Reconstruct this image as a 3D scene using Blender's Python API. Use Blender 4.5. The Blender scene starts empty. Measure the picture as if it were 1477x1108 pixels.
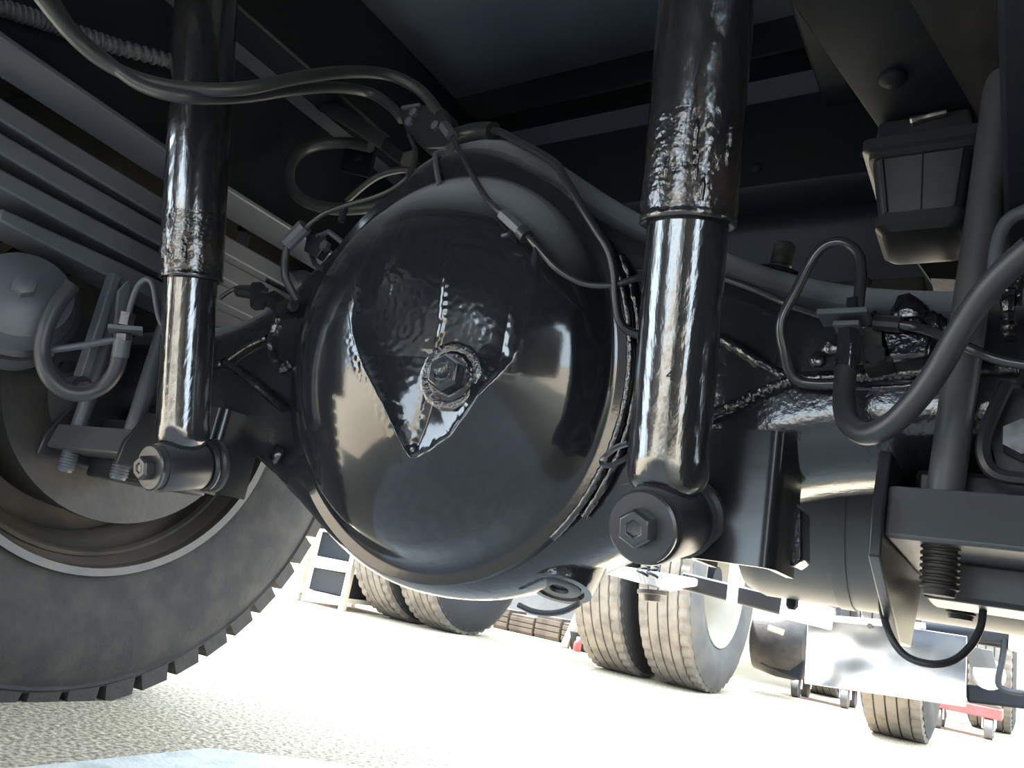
import bpy, math, random
from mathutils import Vector, Matrix, Quaternion
random.seed(7)
sc = bpy.context.scene
col = sc.collection

# ------------------------------------------------------------------ camera
cam_d = bpy.data.cameras.new('camera'); cam = bpy.data.objects.new('camera', cam_d); col.objects.link(cam)
cam_d.sensor_fit = 'HORIZONTAL'; cam_d.sensor_width = 36.0; cam_d.lens = 36.0 * 1110 / 1477
cam_d.clip_start = 0.01; cam_d.clip_end = 300
_r = Vector((0.83243680, 0.52423532, 0.17951684)); _u = Vector((-0.00877962, -0.31144876, 0.95022239)); _f = Vector((-0.55405044, 0.79257618, 0.25465882))
M = Matrix(((_r.x, _u.x, -_f.x, 0.52765), (_r.y, _u.y, -_f.y, -0.69201), (_r.z, _u.z, -_f.z, -0.19890), (0, 0, 0, 1)))
cam.matrix_world = M
sc.camera = cam

# ------------------------------------------------------------------ world, sun, exposure
w = bpy.data.worlds.new('world'); sc.world = w; w.use_nodes = True
nt = w.node_tree; nt.nodes.clear()
bg = nt.nodes.new('ShaderNodeBackground'); wo = nt.nodes.new('ShaderNodeOutputWorld')
bg.inputs['Color'].default_value = (0.72, 0.87, 1.0, 1); bg.inputs['Strength'].default_value = 2.6
nt.links.new(bg.outputs[0], wo.inputs[0])
sun_d = bpy.data.lights.new('sun', 'SUN'); sun_d.energy = 8.0; sun_d.angle = 0.01; sun_d.color = (1.0, 0.97, 0.92)
sun = bpy.data.objects.new('sun', sun_d); col.objects.link(sun)
sun.rotation_euler = Vector((-0.42, -0.08, 0.90)).to_track_quat('Z', 'Y').to_euler()
sun.location = (-4, -1, 9)
vs = sc.view_settings
vs.view_transform = 'Standard'; vs.look = 'None'; vs.gamma = 1.0; vs.use_curve_mapping = False
vs.exposure = 1.85

# ------------------------------------------------------------------ materials
def mat(name, c, rough=0.5, metal=0.0, coat=0.0, noise=None, bump=None, c2=None, spec=0.5, coords='Object', contrast=(0.4, 0.6), rough2=None, aniso=None, top_light=None):
    m = bpy.data.materials.new(name); m.use_nodes = True
    t = m.node_tree; b = t.nodes['Principled BSDF']
    b.inputs['Base Color'].default_value = (*c, 1); b.inputs['Roughness'].default_value = rough
    b.inputs['Metallic'].default_value = metal; b.inputs['Specular IOR Level'].default_value = spec
    if coat: b.inputs['Coat Weight'].default_value = coat; b.inputs['Coat Roughness'].default_value = 0.06
    tc = t.nodes.new('ShaderNodeTexCoord')
    src = tc.outputs[coords]
    if aniso:
        mp = t.nodes.new('ShaderNodeMapping'); mp.inputs['Scale'].default_value = aniso
        t.links.new(src, mp.inputs['Vector']); src = mp.outputs[0]
    if c2 is not None:
        n = t.nodes.new('ShaderNodeTexNoise'); n.inputs['Scale'].default_value = noise or 20; n.inputs['Detail'].default_value = 6
        t.links.new(src, n.inputs['Vector'])
        r = t.nodes.new('ShaderNodeMapRange'); r.inputs['From Min'].default_value = contrast[0]; r.inputs['From Max'].default_value = contrast[1]
        t.links.new(n.outputs['Fac'], r.inputs['Value'])
        mx = t.nodes.new('ShaderNodeMix'); mx.data_type = 'RGBA'
        mx.inputs['A'].default_value = (*c, 1); mx.inputs['B'].default_value = (*c2, 1)
        t.links.new(r.outputs[0], mx.inputs['Factor']); t.links.new(mx.outputs['Result'], b.inputs['Base Color'])
        if rough2 is not None:
            r2 = t.nodes.new('ShaderNodeMapRange'); r2.inputs['To Min'].default_value = rough; r2.inputs['To Max'].default_value = rough2
            t.links.new(r.outputs[0], r2.inputs['Value']); t.links.new(r2.outputs[0], b.inputs['Roughness'])
    if top_light is not None:
        # light from above painted in as a pale, rougher tint on upward faces
        ge = t.nodes.new('ShaderNodeNewGeometry'); sx = t.nodes.new('ShaderNodeSeparateXYZ'); t.links.new(ge.outputs['Normal'], sx.inputs[0])
        dr = t.nodes.new('ShaderNodeMapRange'); dr.interpolation_type = 'SMOOTHSTEP'; dr.inputs['From Min'].default_value = top_light[1]; dr.inputs['From Max'].default_value = top_light[2]; dr.inputs['To Max'].default_value = top_light[3]
        t.links.new(sx.outputs['Z'], dr.inputs['Value'])
        dm = t.nodes.new('ShaderNodeMix'); dm.data_type = 'RGBA'; dm.inputs['B'].default_value = (*top_light[0], 1)
        if b.inputs['Base Color'].is_linked: t.links.new(b.inputs['Base Color'].links[0].from_socket, dm.inputs['A'])
        else: dm.inputs['A'].default_value = (*c, 1)
        t.links.new(dr.outputs[0], dm.inputs['Factor']); t.links.new(dm.outputs['Result'], b.inputs['Base Color'])
        rm = t.nodes.new('ShaderNodeMapRange'); rm.inputs['To Min'].default_value = rough; rm.inputs['To Max'].default_value = 0.7
        t.links.new(dr.outputs[0], rm.inputs['Value']); t.links.new(rm.outputs[0], b.inputs['Roughness'])
    if bump:
        last = None
        for (sca, st, dist) in bump:
            n = t.nodes.new('ShaderNodeTexNoise'); n.inputs['Scale'].default_value = sca; n.inputs['Detail'].default_value = 3
            t.links.new(src, n.inputs['Vector'])
            bp = t.nodes.new('ShaderNodeBump'); bp.inputs['Strength'].default_value = st; bp.inputs['Distance'].default_value = dist
            t.links.new(n.outputs['Fac'], bp.inputs['Height'])
            if last: t.links.new(last.outputs[0], bp.inputs['Normal'])
            last = bp
        t.links.new(last.outputs[0], b.inputs['Normal'])
    return m

GLOSS = mat('gloss_black_paint', (0.018, 0.020, 0.025), 0.15, spec=0.85, bump=[(170, 0.24, 0.0016), (34, 0.10, 0.004)], top_light=((0.36, 0.40, 0.45), 0.12, 0.95, 1.0))
COVER = mat('cover_black_paint', (0.013, 0.015, 0.019), 0.10, spec=0.75, bump=[(220, 0.05, 0.0008)], top_light=((0.36, 0.40, 0.45), 0.12, 0.95, 1.0))
ROUGHGLOSS = mat('wet_black_rough_paint', (0.012, 0.013, 0.016), 0.15, spec=0.8, coat=0.6, bump=[(260, 0.45, 0.002), (90, 0.35, 0.004)])
SHOCKP = mat('shock_black_paint', (0.016, 0.017, 0.020), 0.15, spec=1.0, coat=0.9, bump=[(150, 0.30, 0.0022), (45, 0.22, 0.004)], aniso=(1, 1, 0.22))
SHOCKR = mat('shock_blistered_paint', (0.016, 0.016, 0.019), 0.2, spec=0.9, coat=0.5, c2=(0.05, 0.035, 0.026), noise=14, contrast=(0.55, 0.75), bump=[(45, 0.5, 0.005), (180, 0.35, 0.002)])
SATIN = mat('satin_black_paint', (0.021, 0.023, 0.028), 0.36, bump=[(90, 0.12, 0.002)], top_light=((0.11, 0.12, 0.135), 0.25, 0.95, 0.7))
GREYP = mat('grey_chassis_paint', (0.062, 0.066, 0.074), 0.42, c2=(0.075, 0.079, 0.087), noise=14, bump=[(90, 0.12, 0.002)], top_light=((0.13, 0.142, 0.16), 0.2, 0.95, 0.9))
BED = mat('bed_underside_paint', (0.085, 0.107, 0.145), 0.6, c2=(0.07, 0.09, 0.12), noise=5)
DARK = mat('dark_chassis_paint', (0.009, 0.013, 0.021), 0.55, spec=0.2, c2=(0.011, 0.014, 0.018), noise=12, bump=[(60, 0.15, 0.003)])
HAZE_GREY = mat('haze_grey_paint', (0.07, 0.08, 0.10), 0.45, c2=(0.09, 0.10, 0.118), noise=9, bump=[(80, 0.15, 0.002)])  # lens haze of the left parts painted in; plain grey elsewhere
RUST = mat('rusty_dark_steel', (0.018, 0.018, 0.019), 0.6, c2=(0.032, 0.028, 0.025), noise=25, bump=[(80, 0.3, 0.003)])
HOSE = mat('black_rubber_hose', (0.035, 0.038, 0.044), 0.42, bump=[(160, 0.10, 0.001)], top_light=((0.11, 0.12, 0.135), 0.3, 1.0, 0.8))
PIPE = mat('painted_brake_pipe', (0.030, 0.032, 0.037), 0.25, spec=0.7, bump=[(150, 0.10, 0.001)])
BRKT = mat('smooth_gloss_black', (0.014, 0.015, 0.018), 0.22, spec=0.6, bump=[(60, 0.06, 0.002)])
STEEL = mat('dull_zinc_steel', (0.22, 0.22, 0.23), 0.35, metal=0.8, c2=(0.12, 0.12, 0.125), noise=60, bump=[(120, 0.1, 0.001)])
WASH = mat('painted_washer', (0.035, 0.037, 0.041), 0.3, spec=0.7, bump=[(120, 0.1, 0.001)])
TYRE = mat('dirty_tyre_rubber', (0.022, 0.021, 0.021), 0.85, c2=(0.052, 0.045, 0.040), noise=22, contrast=(0.42, 0.85), bump=[(60, 0.35, 0.004), (200, 0.25, 0.002)])
RIMB = mat('dusty_brown_rim', (0.042, 0.037, 0.033), 0.42, c2=(0.075, 0.060, 0.048), noise=10, bump=[(80, 0.1, 0.002)])
TREAD = mat('worn_tan_tread_rubber', (0.10, 0.09, 0.08), 0.9, c2=(0.15, 0.135, 0.118), noise=14, bump=[(50, 0.3, 0.004)])
SIDEW = mat('grey_tyre_sidewall', (0.065, 0.066, 0.07), 0.8, c2=(0.09, 0.088, 0.085), noise=8)
BLKR = mat('black_tyre_sidewall', (0.016, 0.018, 0.022), 0.8)
WHITE = mat('cream_white_paint', (0.52, 0.48, 0.38), 0.45, c2=(0.42, 0.38, 0.29), noise=6)
RIMW = mat('cream_rim_paint', (0.46, 0.43, 0.36), 0.35, c2=(0.36, 0.32, 0.26), noise=5)
STAINLESS = mat('polished_flap_steel', (0.50, 0.51, 0.53), 0.18, metal=1.0, bump=[(1.4, 0.6, 0.08)])
SILVER = mat('silver_bar_paint', (0.72, 0.75, 0.80), 0.3, metal=0.2)
TANK = mat('grey_tank_paint', (0.075, 0.077, 0.082), 0.45, c2=(0.095, 0.095, 0.095), noise=6)
RED = mat('red_dolly_paint', (0.45, 0.06, 0.06), 0.5, c2=(0.3, 0.05, 0.05), noise=12)
BROWN = mat('brown_crate_wood', (0.07, 0.055, 0.045), 0.8, c2=(0.11, 0.09, 0.075), noise=9)
BEIGE = mat('beige_panel', (0.05, 0.046, 0.040), 0.7, c2=(0.035, 0.032, 0.028), noise=10)
WALLM = mat('cream_building_wall', (0.42, 0.37, 0.27), 0.8, c2=(0.36, 0.31, 0.22), noise=2)
INK = mat('dark_print', (0.012, 0.012, 0.013), 0.6)

# ------------------------------------------------------------------ geometry helpers
class G:
    def __init__(s): s.v = []; s.f = []
    def add(s, vs, fs):
        n = len(s.v); s.v += [Vector(v) for v in vs]; s.f += [tuple(i + n for i in f) for f in fs]; return s
    def loft(s, rings, cap0=True, cap1=True):
        n = len(rings[0]); vs = [p for r in rings for p in r]; fs = []
        for k in range(len(rings) - 1):
            for i in range(n):
                j = (i + 1) % n; fs.append((k * n + i, k * n + j, (k + 1) * n + j, (k + 1) * n + i))
        if cap0: fs.append(tuple(reversed(range(n))))
        if cap1: fs.append(tuple(range((len(rings) - 1) * n, len(rings) * n)))
        return s.add(vs, fs)
    def tube(s, pts, r, seg=10, sub=6, jit=0.0, smooth=True, closed=False):
        P = [Vector(p) for p in pts]
        if smooth and len(P) > 2:
            Q = []; n = len(P)
            for i in range(n - 1):
                a, b, c, d = P[max(i - 1, 0)], P[i], P[i + 1], P[min(i + 2, n - 1)]
                for k in range(sub):
                    t = k / sub
                    Q.append(0.5 * ((2 * b) + (c - a) * t + (2 * a - 5 * b + 4 * c - d) * t * t + (3 * b - a - 3 * c + d) * t ** 3))
            Q.append(P[-1]); P = Q
        elif not smooth and sub > 1 and jit:
            Q = []
            for i in range(len(P) - 1):
                for k in range(sub): Q.append(P[i].lerp(P[i + 1], k / sub))
            Q.append(P[-1]); P = Q
        T = [(P[min(i + 1, len(P) - 1)] - P[max(i - 1, 0)]).normalized() for i in range(len(P))]
        n0 = T[0].orthogonal().normalized(); rings = []
        for i, p in enumerate(P):
            if i:
                q = T[i - 1].rotation_difference(T[i]); n0 = q @ n0
            b0 = T[i].cross(n0)
            rr = (r[min(i * len(r) // len(P), len(r) - 1)] if isinstance(r, (list, tuple)) else r)
            if jit: rr *= 1 + random.uniform(-jit, jit)
            rings.append([p + (n0 * math.cos(2 * math.pi * k / seg) + b0 * math.sin(2 * math.pi * k / seg)) * rr for k in range(seg)])
        return s.loft(rings)
    def lathe(s, prof, o, ax, seg=32, mod=None, caps=True):
        ax = Vector(ax).normalized(); o = Vector(o)
        u = Vector((0, 0, 1)) if abs(ax.z) < 0.9 else Vector((1, 0, 0))
        u = (u - ax * u.dot(ax)).normalized(); v = ax.cross(u); rings = []
        for j, (r, h) in enumerate(prof):
            ring = []
            for k in range(seg):
                a = 2 * math.pi * k / seg; rr = max(r, 1e-5) * (mod(j, k) if mod else 1)
                ring.append(o + ax * h + (u * math.cos(a) + v * math.sin(a)) * rr)
            rings.append(ring)
        return s.loft(rings, caps, caps)
    def torus(s, prof, o, ax, seg=48, mod=None):
        # closed profile swept around: prof closed list of (r,h)
        return s.lathe(list(prof) + [prof[0]], o, ax, seg, mod, caps=False)
    def box(s, c, size, rot=None):
        c = Vector(c); x, y, z = [d / 2 for d in size]; R = rot or Matrix.Identity(3)
        vs = [c + R @ Vector((sx * x, sy * y, sz * z)) for sx in (-1, 1) for sy in (-1, 1) for sz in (-1, 1)]
        return s.add(vs, [(0, 1, 3, 2), (4, 6, 7, 5), (0, 4, 5, 1), (2, 3, 7, 6), (0, 2, 6, 4), (1, 5, 7, 3)])
    def bar(s, a, b, wd, ht, up=(0, 0, 1)):
        a = Vector(a); b = Vector(b); d = (b - a).normalized(); up = Vector(up); sd = d.cross(up).normalized(); u = sd.cross(d)
        q = lambda p: [p + sd * wd / 2 + u * ht / 2, p - sd * wd / 2 + u * ht / 2, p - sd * wd / 2 - u * ht / 2, p + sd * wd / 2 - u * ht / 2]
        return s.loft([q(a), q(b)])
    def prism(s, poly, off):
        off = Vector(off); a = [Vector(p) for p in poly]
        return s.loft([a, [p + off for p in a]])

ORG = {}
def obj(name, g, m, parent=None, bevel=0.0, bseg=2, angle=35, origin=None, flat=False):
    vs = g.v
    if parent is not None: base = ORG[parent.name]
    elif origin is not None: base = Vector(origin)
    else:
        n = len(vs); base = Vector((sum(v.x for v in vs) / n, sum(v.y for v in vs) / n, min(v.z for v in vs)))
    me = bpy.data.meshes.new(name); me.from_pydata([v - base for v in vs], [], g.f)
    import bmesh
    bm = bmesh.new(); bm.from_mesh(me); bmesh.ops.remove_doubles(bm, verts=bm.verts, dist=1e-6); bmesh.ops.recalc_face_normals(bm, faces=bm.faces); bm.to_mesh(me); bm.free()
    if not flat:
        me.polygons.foreach_set('use_smooth', [True] * len(me.polygons))
        me.set_sharp_from_angle(angle=math.radians(angle))
    me.materials.append(m)
    o = bpy.data.objects.new(name, me); col.objects.link(o)
    if parent is not None:
        o.parent = parent; ORG[o.name] = base
    else:
        o.location = base; ORG[o.name] = base
    if bevel:
        bv = o.modifiers.new('bevel', 'BEVEL'); bv.width = bevel; bv.segments = bseg; bv.limit_method = 'ANGLE'; bv.angle_limit = math.radians(35); bv.harden_normals = False
    return o
def tag(o, label, cat, group=None, kind=None):
    o['label'] = label; o['category'] = cat
    if group: o['group'] = group
    if kind: o['kind'] = kind
    return o
def thing(name, loc, label, cat, group=None):
    o = bpy.data.objects.new(name, None); o.empty_display_size = 0.1; col.objects.link(o); o.location = loc; ORG[o.name] = Vector(loc)
    return tag(o, label, cat, group)
def structure(o): o['kind'] = 'structure'; return o
def hexbolt(name, parent, c, ax, r, h, m, washer=None, wm=None, hole=True):
    c = Vector(c); ax = Vector(ax).normalized()
    if washer:
        obj('washer', G().lathe([(washer * 0.9, 0), (washer, 0.0012), (washer, 0.004), (washer * 0.93, 0.0055), (r * 0.8, 0.0055)], c, ax, 40), wm or m, parent)
        c = c + ax * 0.005
    prof = [(r * 0.98, 0), (r, 0.001), (r, h * 0.8), (r * 0.86, h)]
    if hole: prof += [(r * 0.45, h), (r * 0.40, h * 0.86), (r * 0.1, h * 0.82)]
    return obj(name, G().lathe(prof, c, ax, 6), m, parent, bevel=r * 0.05, angle=20)

# ------------------------------------------------------------------ ground
def ground_mat():
    m = mat('pale_gravelly_concrete', (0.30, 0.27, 0.225), 0.9)
    t = m.node_tree; b = t.nodes['Principled BSDF']; tc = t.nodes.new('ShaderNodeTexCoord')
    n1 = t.nodes.new('ShaderNodeTexNoise'); n1.inputs['Scale'].default_value = 130; n1.inputs['Detail'].default_value = 4
    n2 = t.nodes.new('ShaderNodeTexNoise'); n2.inputs['Scale'].default_value = 1.3; n2.inputs['Detail'].default_value = 5
    t.links.new(tc.outputs['Object'], n1.inputs['Vector']); t.links.new(tc.outputs['Object'], n2.inputs['Vector'])
    r1 = t.nodes.new('ShaderNodeMapRange'); r1.inputs['From Min'].default_value = 0.36; r1.inputs['From Max'].default_value = 0.66
    t.links.new(n1.outputs['Fac'], r1.inputs['Value'])
    mx = t.nodes.new('ShaderNodeMix'); mx.data_type = 'RGBA'
    mx.inputs['A'].default_value = (0.24, 0.19, 0.135, 1); mx.inputs['B'].default_value = (0.74, 0.64, 0.49, 1)
    t.links.new(r1.outputs[0], mx.inputs['Factor'])
    mx2 = t.nodes.new('ShaderNodeMix'); mx2.data_type = 'RGBA'; mx2.blend_type = 'MULTIPLY'; mx2.inputs['B'].default_value = (0.8, 0.78, 0.75, 1)
    t.links.new(n2.outputs['Fac'], mx2.inputs['Factor']); t.links.new(mx.outputs['Result'], mx2.inputs['A'])
    t.links.new(mx2.outputs['Result'], b.inputs['Base Color'])
    bp = t.nodes.new('ShaderNodeBump'); bp.inputs['Strength'].default_value = 0.7; bp.inputs['Distance'].default_value = 0.006
    t.links.new(n1.outputs['Fac'], bp.inputs['Height']); t.links.new(bp.outputs[0], b.inputs['Normal'])
    return m
GZ = -0.488
gr = obj('ground', G().box((0, 5, GZ - 0.05), (70, 70, 0.1)), ground_mat(), flat=True); structure(gr)
SLAB = mat('smooth_grey_concrete', (0.52, 0.52, 0.51), 0.85, c2=(0.66, 0.66, 0.63), noise=30, bump=[(150, 0.4, 0.003)])
sl = obj('trim_1', G().prism([(-0.47, -3.0, GZ - 0.01), (-0.40, -0.2, GZ - 0.01), (-0.42, 0.10, GZ - 0.01), (-0.31, 0.24, GZ - 0.01), (-0.1, 0.30, GZ - 0.01), (0.5, 0.28, GZ - 0.01), (0.5, -3.0, GZ - 0.01)], (0, 0, 0.0125)), SLAB, flat=True); structure(sl)

# ------------------------------------------------------------------ truck body over the axle
t = thing('truck_bed', (0, -2.0, 0.56), 'dark underside of the truck bed with cross bearers above the axle', 'truck bed')
obj('floor_panel', G().box((0, -2.78, 0.78), (2.30, 6.4, 0.05)), BED, t)
for k in range(13):
    y = 0.34 - k * 0.48
    g = G(); g.box((0, y, 0.725), (2.26, 0.012, 0.07)); g.box((0, y + 0.025, 0.692), (2.26, 0.06, 0.008))
    obj('cross_bearer', g, DARK, t, bevel=0.002)
for sx in (-1, 1):
    obj('side_rail', G().box((sx * 1.15, -2.78, 0.65), (0.05, 6.4, 0.32)), DARK, t, bevel=0.004)  # rails extended downwards to narrow the sky strip reflected in the cover
obj('long_runner', G().box((0.33, -2.75, 0.60), (0.07, 6.2, 0.18)), DARK, t, bevel=0.004)
obj('long_runner', G().box((-0.43, -2.75, 0.60), (0.07, 6.2, 0.18)), DARK, t, bevel=0.004)
obj('added_tail_panel', G().box((0, 0.40, 0.46), (2.30, 0.02, 0.62)), BED, t)  # added panel closing off the bright sky behind the axle
t = thing('added_guard', (-0.95, 0, 0.4), 'added unseen dark curved sheet blocking light over the left rear tyre', 'added_guard')  # added and unseen, keeps light out above the left tyre
rings = []
for k in range(25):
    a = math.radians(-15 + 210 * k / 24); c_, s_ = math.cos(a), math.sin(a)
    rings.append([(-0.66, 0.555 * c_, 0.555 * s_), (-1.22, 0.555 * c_, 0.555 * s_), (-1.25, 0.535 * c_, 0.535 * s_), (-1.25, 0.545 * c_, 0.545 * s_), (-1.22, 0.562 * c_, 0.562 * s_), (-0.66, 0.562 * c_, 0.562 * s_)])
obj('guard_sheet', G().loft(rings), DARK, t)
obj('guard_stay', G().tube([(-0.43, -0.2, 0.53), (-0.70, -0.2, 0.545), (-1.1, -0.2, 0.535)], 0.012, 8, smooth=False), DARK, t)

# frame rails
def rail(name, pts, wd, ht, label, th=0.008):
    t = thing(name, pts[0], label, 'frame rail')
    for i, part in enumerate(('web', 'lower_flange', 'upper_flange')):
        rings = []
        for (x, y, z) in pts:
            s = 1 if x > 0 else -1
            # z is underside of the lower flange; x is inner edge of the flange
            if part == 'lower_flange': a, b, c, d = (x, x + s * wd, z, z + th)
            elif part == 'upper_flange': a, b, c, d = (x, x + s * wd, z + ht - th, z + ht)
            else: a, b, c, d = (x + s * (wd - th), x + s * wd, z + th, z + ht - th)
            rings.append([(a, y, c), (b, y, c), (b, y, d), (a, y, d)])
        obj(part, G().loft(rings), DARK, t, bevel=0.002)
    return t
rr = rail('frame_rail', [(0.30, -3.4, 0.255), (0.30, -0.66, 0.255), (0.378, -0.226, 0.255), (0.418, 0.0, 0.268), (0.43, 0.12, 0.275), (0.43, 0.40, 0.275)], 0.085, 0.25, 'black channel frame rail above the square rubber bump stop')
for (px, y) in ((0.405, -0.10), (0.36, -0.35)):
    obj('rivet', G().lathe([(0.011, 0), (0.011, -0.003), (0.006, -0.008), (0.001, -0.009)], (px + 0.03, y, 0.262), (0, 0, 1), 14), DARK, rr)
rl = rail('frame_rail', [(-0.30, -3.4, 0.275), (-0.38, -0.75, 0.275), (-0.43, -0.20, 0.275), (-0.43, 0.40, 0.275)], 0.085, 0.25, 'haze-grey frame rail above the stacked leaf spring')
for o in rl.children:
    if 'web' not in o.name: o.data.materials[0] = HAZE_GREY

# cross members
def crossmember(y, z, x0, x1, label, m=DARK, hgt=0.12, flange=0.07):
    t = thing('cross_member', (0, y, z), label, 'cross member')
    obj('web', G().box(((x0 + x1) / 2, y, z + hgt / 2), (x1 - x0, 0.008, hgt)), m, t, bevel=0.002)
    obj('lower_flange', G().box(((x0 + x1) / 2, y + flange / 2, z + 0.004), (x1 - x0, flange, 0.008)), m, t, bevel=0.002)
    obj('upper_flange', G().box(((x0 + x1) / 2, y + flange / 2, z + hgt - 0.004), (x1 - x0, flange, 0.008)), m, t, bevel=0.002)
    for k in range(6):
        x = x0 + (x1 - x0) * (k + 0.5) / 6
        obj('rivet', G().lathe([(0.008, 0), (0.008, 0.003), (0.004, 0.006), (0.0005, 0.007)], (x, y - 0.004, z + 0.03), (0, -1, 0), 10), m, t)
    return t
crossmember(0.26, 0.40, -0.42, 0.42, 'black frame cross member with rivets directly behind the axle', DARK, 0.14)
crossmember(0.33, 0.245, -0.42, 0.42, 'brown lit cross member low behind the axle', BEIGE, 0.035)
crossmember(-0.55, 0.42, -0.38, 0.34, 'dark cross member nearest the camera under the bed')
t = thing('gusset_plate', (0.05, 0.25, 0.30), 'beige gusset plate showing behind the top of the axle housing', 'plate')
obj('plate', G().prism([(-0.1520, 0.3000, 0.5554), (0.0211, 0.3000, 0.5587), (0.0800, 0.3400, 0.4933), (0.0456, 0.3400, 0.3976), (-0.0476, 0.3100, 0.4502)], (0, 0.01, 0)), BEIGE, t)
obj('bolt_head', G().lathe([(0.012, 0), (0.012, 0.008)], (0.0421, 0.3180, 0.4862), (0, -1, 0), 6), BEIGE, t)

# ------------------------------------------------------------------ axle housing
ax = thing('axle_housing', (0, 0, -0.217), 'glossy black rear axle housing with a large round banjo centre', 'axle')
cx = [0, .05, .10, .15, .2, .25, .3, .35, .42, .50, .72]
zt = [.303, .295, .266, .228, .195, .168, .143, .122, .104, .098, .098]
zb = [-.217, -.2145, -.203, -.181, -.152, -.124, -.100, -.081, -.064, -.060, -.060]
hy = [.088, .088, .086, .084, .081, .078, .075, .072, .070, .068, .068]
def interp(X, A):
    X = abs(X)
    for i in range(len(cx) - 1):
        if X <= cx[i + 1]:
            t_ = (X - cx[i]) / (cx[i + 1] - cx[i]); return A[i] * (1 - t_) + A[i + 1] * t_
    return A[-1]
def smoothA(A):
    out = {}
    return out
rings = []
xs = [-.66] + [i * 0.02 - 0.5 for i in range(51)] + [.72]
def sm(X, A):
    return sum(interp(X + d, A) for d in (-.03, -.015, 0, .015, .03)) / 5
for X in xs:
    top, bot, h = sm(X, zt), sm(X, zb), sm(X, hy)
    cz = (top + bot) / 2; hz = (top - bot) / 2; ring = []
    corner = 0.055 if abs(X) > .25 else 0.05
    e = 2.9
    # rounded rectangle section
    rc = min(corner, h * 0.8)
    for (sy, sz, a0) in ((1, 1, 0), (-1, 1, 90), (-1, -1, 180), (1, -1, 270)):
        for k in range(7):
            a = math.radians(a0 + 90 * k / 6)
            ring.append((X, sy * (h - rc) + rc * math.cos(a), cz + sz * (hz - rc) + rc * math.sin(a)))
    wt = min(max((0.36 - abs(X)) / 0.16, 0), 1); wt = wt * wt * (3 - 2 * wt); ta = math.radians(-10) * wt
    ring = [(x_, y_ * math.cos(ta) + (z_ - 0.03) * math.sin(ta), 0.03 + (z_ - 0.03) * math.cos(ta) - y_ * math.sin(ta)) for (x_, y_, z_) in ring]
    rings.append(ring)
obj('housing_shell', G().loft(rings), GLOSS, ax, angle=60)
# cover dome, facing the camera side and nodding 10 degrees down
from mathutils import noise as mnoise
TA = math.radians(-10)
CN = Vector((0, -math.cos(TA), math.sin(TA))); CU = Vector((0, math.sin(TA), math.cos(TA))); CXV = Vector((1, 0, 0))
CC = Vector((0.004, -0.09, 0.012)); RC = 0.211; D = 0.085
def dome_h(s_):
    f0 = lambda q: D * (1 - min(q / 0.985, 1) ** 2.4) ** 0.75
    s0, s1 = 0.87, 1.015
    if s_ <= s0: return f0(s_)
    if s_ >= s1: return 0.0
    y0 = f0(s0); m0 = (f0(s0) - f0(s0 - 0.001)) / 0.001 * (s1 - s0); u = (s_ - s0) / (s1 - s0)
    return y0 * (2 * u ** 3 - 3 * u * u + 1) + m0 * (u ** 3 - 2 * u * u + u)
dome_smooth = dome_h
VL = [(-0.060, 0.060), (-0.043, 0.022), (-0.026, -0.003), (-0.009, -0.024), (0.009, -0.047), (0.023, -0.070), (0.034, -0.089), (0.041, -0.098), (0.050, -0.0965), (0.063, -0.090), (0.085, -0.075), (0.102, -0.053), (0.111, -0.037), (0.126, -0.020), (0.139, -0.003), (0.150, 0.03), (0.158, 0.06)]
ML = [(0.048, 0.119), (0.056, 0.075), (0.057, 0.033), (0.053, -0.013), (0.047, -0.059), (0.041, -0.095)]
def polydist(x, z, L):
    best = 9
    for (x0, z0), (x1, z1) in zip(L, L[1:]):
        dx, dz = x1 - x0, z1 - z0; t_ = min(max(((x - x0) * dx + (z - z0) * dz) / (dx * dx + dz * dz), 0), 1)
        best = min(best, math.hypot(x - x0 - t_ * dx, z - z0 - t_ * dz))
    return best
def vline(x):
    for (x0, z0), (x1, z1) in zip(VL, VL[1:]):
        if x0 <= x <= x1: return z0 + (z1 - z0) * (x - x0) / (x1 - x0)
    return 9
def dome_detail(x, z):  # V shaped recess with a raised rim and a fine centre ridge
    d_ = polydist(x, z, VL); inside = z > vline(x)
    fade = min(max((0.035 - z) / 0.05, 0), 1)
    nz = mnoise.noise(Vector((x * 170, 0.3, z * 170)))
    h_ = 0.0
    fz = min(max((0.185 - z) / 0.185, 0), 1) * min(1, max(0, (0.86 - math.hypot(x, z) / RC) / 0.15))
    e_ = min(1, max(0, (x + 0.055) / 0.03)) * min(1, max(0, (0.155 - x) / 0.03))
    if inside:
        h_ += e_ * fz * (0.0016 * math.exp(-d_ / 0.003) - 0.021 * (1 - math.exp(-d_ / 0.030)))
    elif d_ < 0.07:
        h_ += e_ * min(max((0.035 - z) / 0.05, 0), 1) * 0.0016 * math.exp(-(d_ / 0.014) ** 1.5)
    fade = min(max((0.035 - z) / 0.05, 0), 1)
    m_ = polydist(x, z, ML)
    if m_ < 0.02: h_ += 0.0007 * math.exp(-(m_ / 0.0028) ** 2) * (1 + 0.8 * nz)
    if inside and -0.06 < x < 0.16:
        rg = min(1, max(0, (0.10 - abs(z - 0.03)) / 0.06)) * min(1, d_ / 0.01)
        h_ += 0.00022 * nz * rg
    if d_ < 0.012: h_ += 0.0003 * nz * fade
    return h_
g = G(); NR, NA = 150, 420
vs_ = []; fs_ = []
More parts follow.
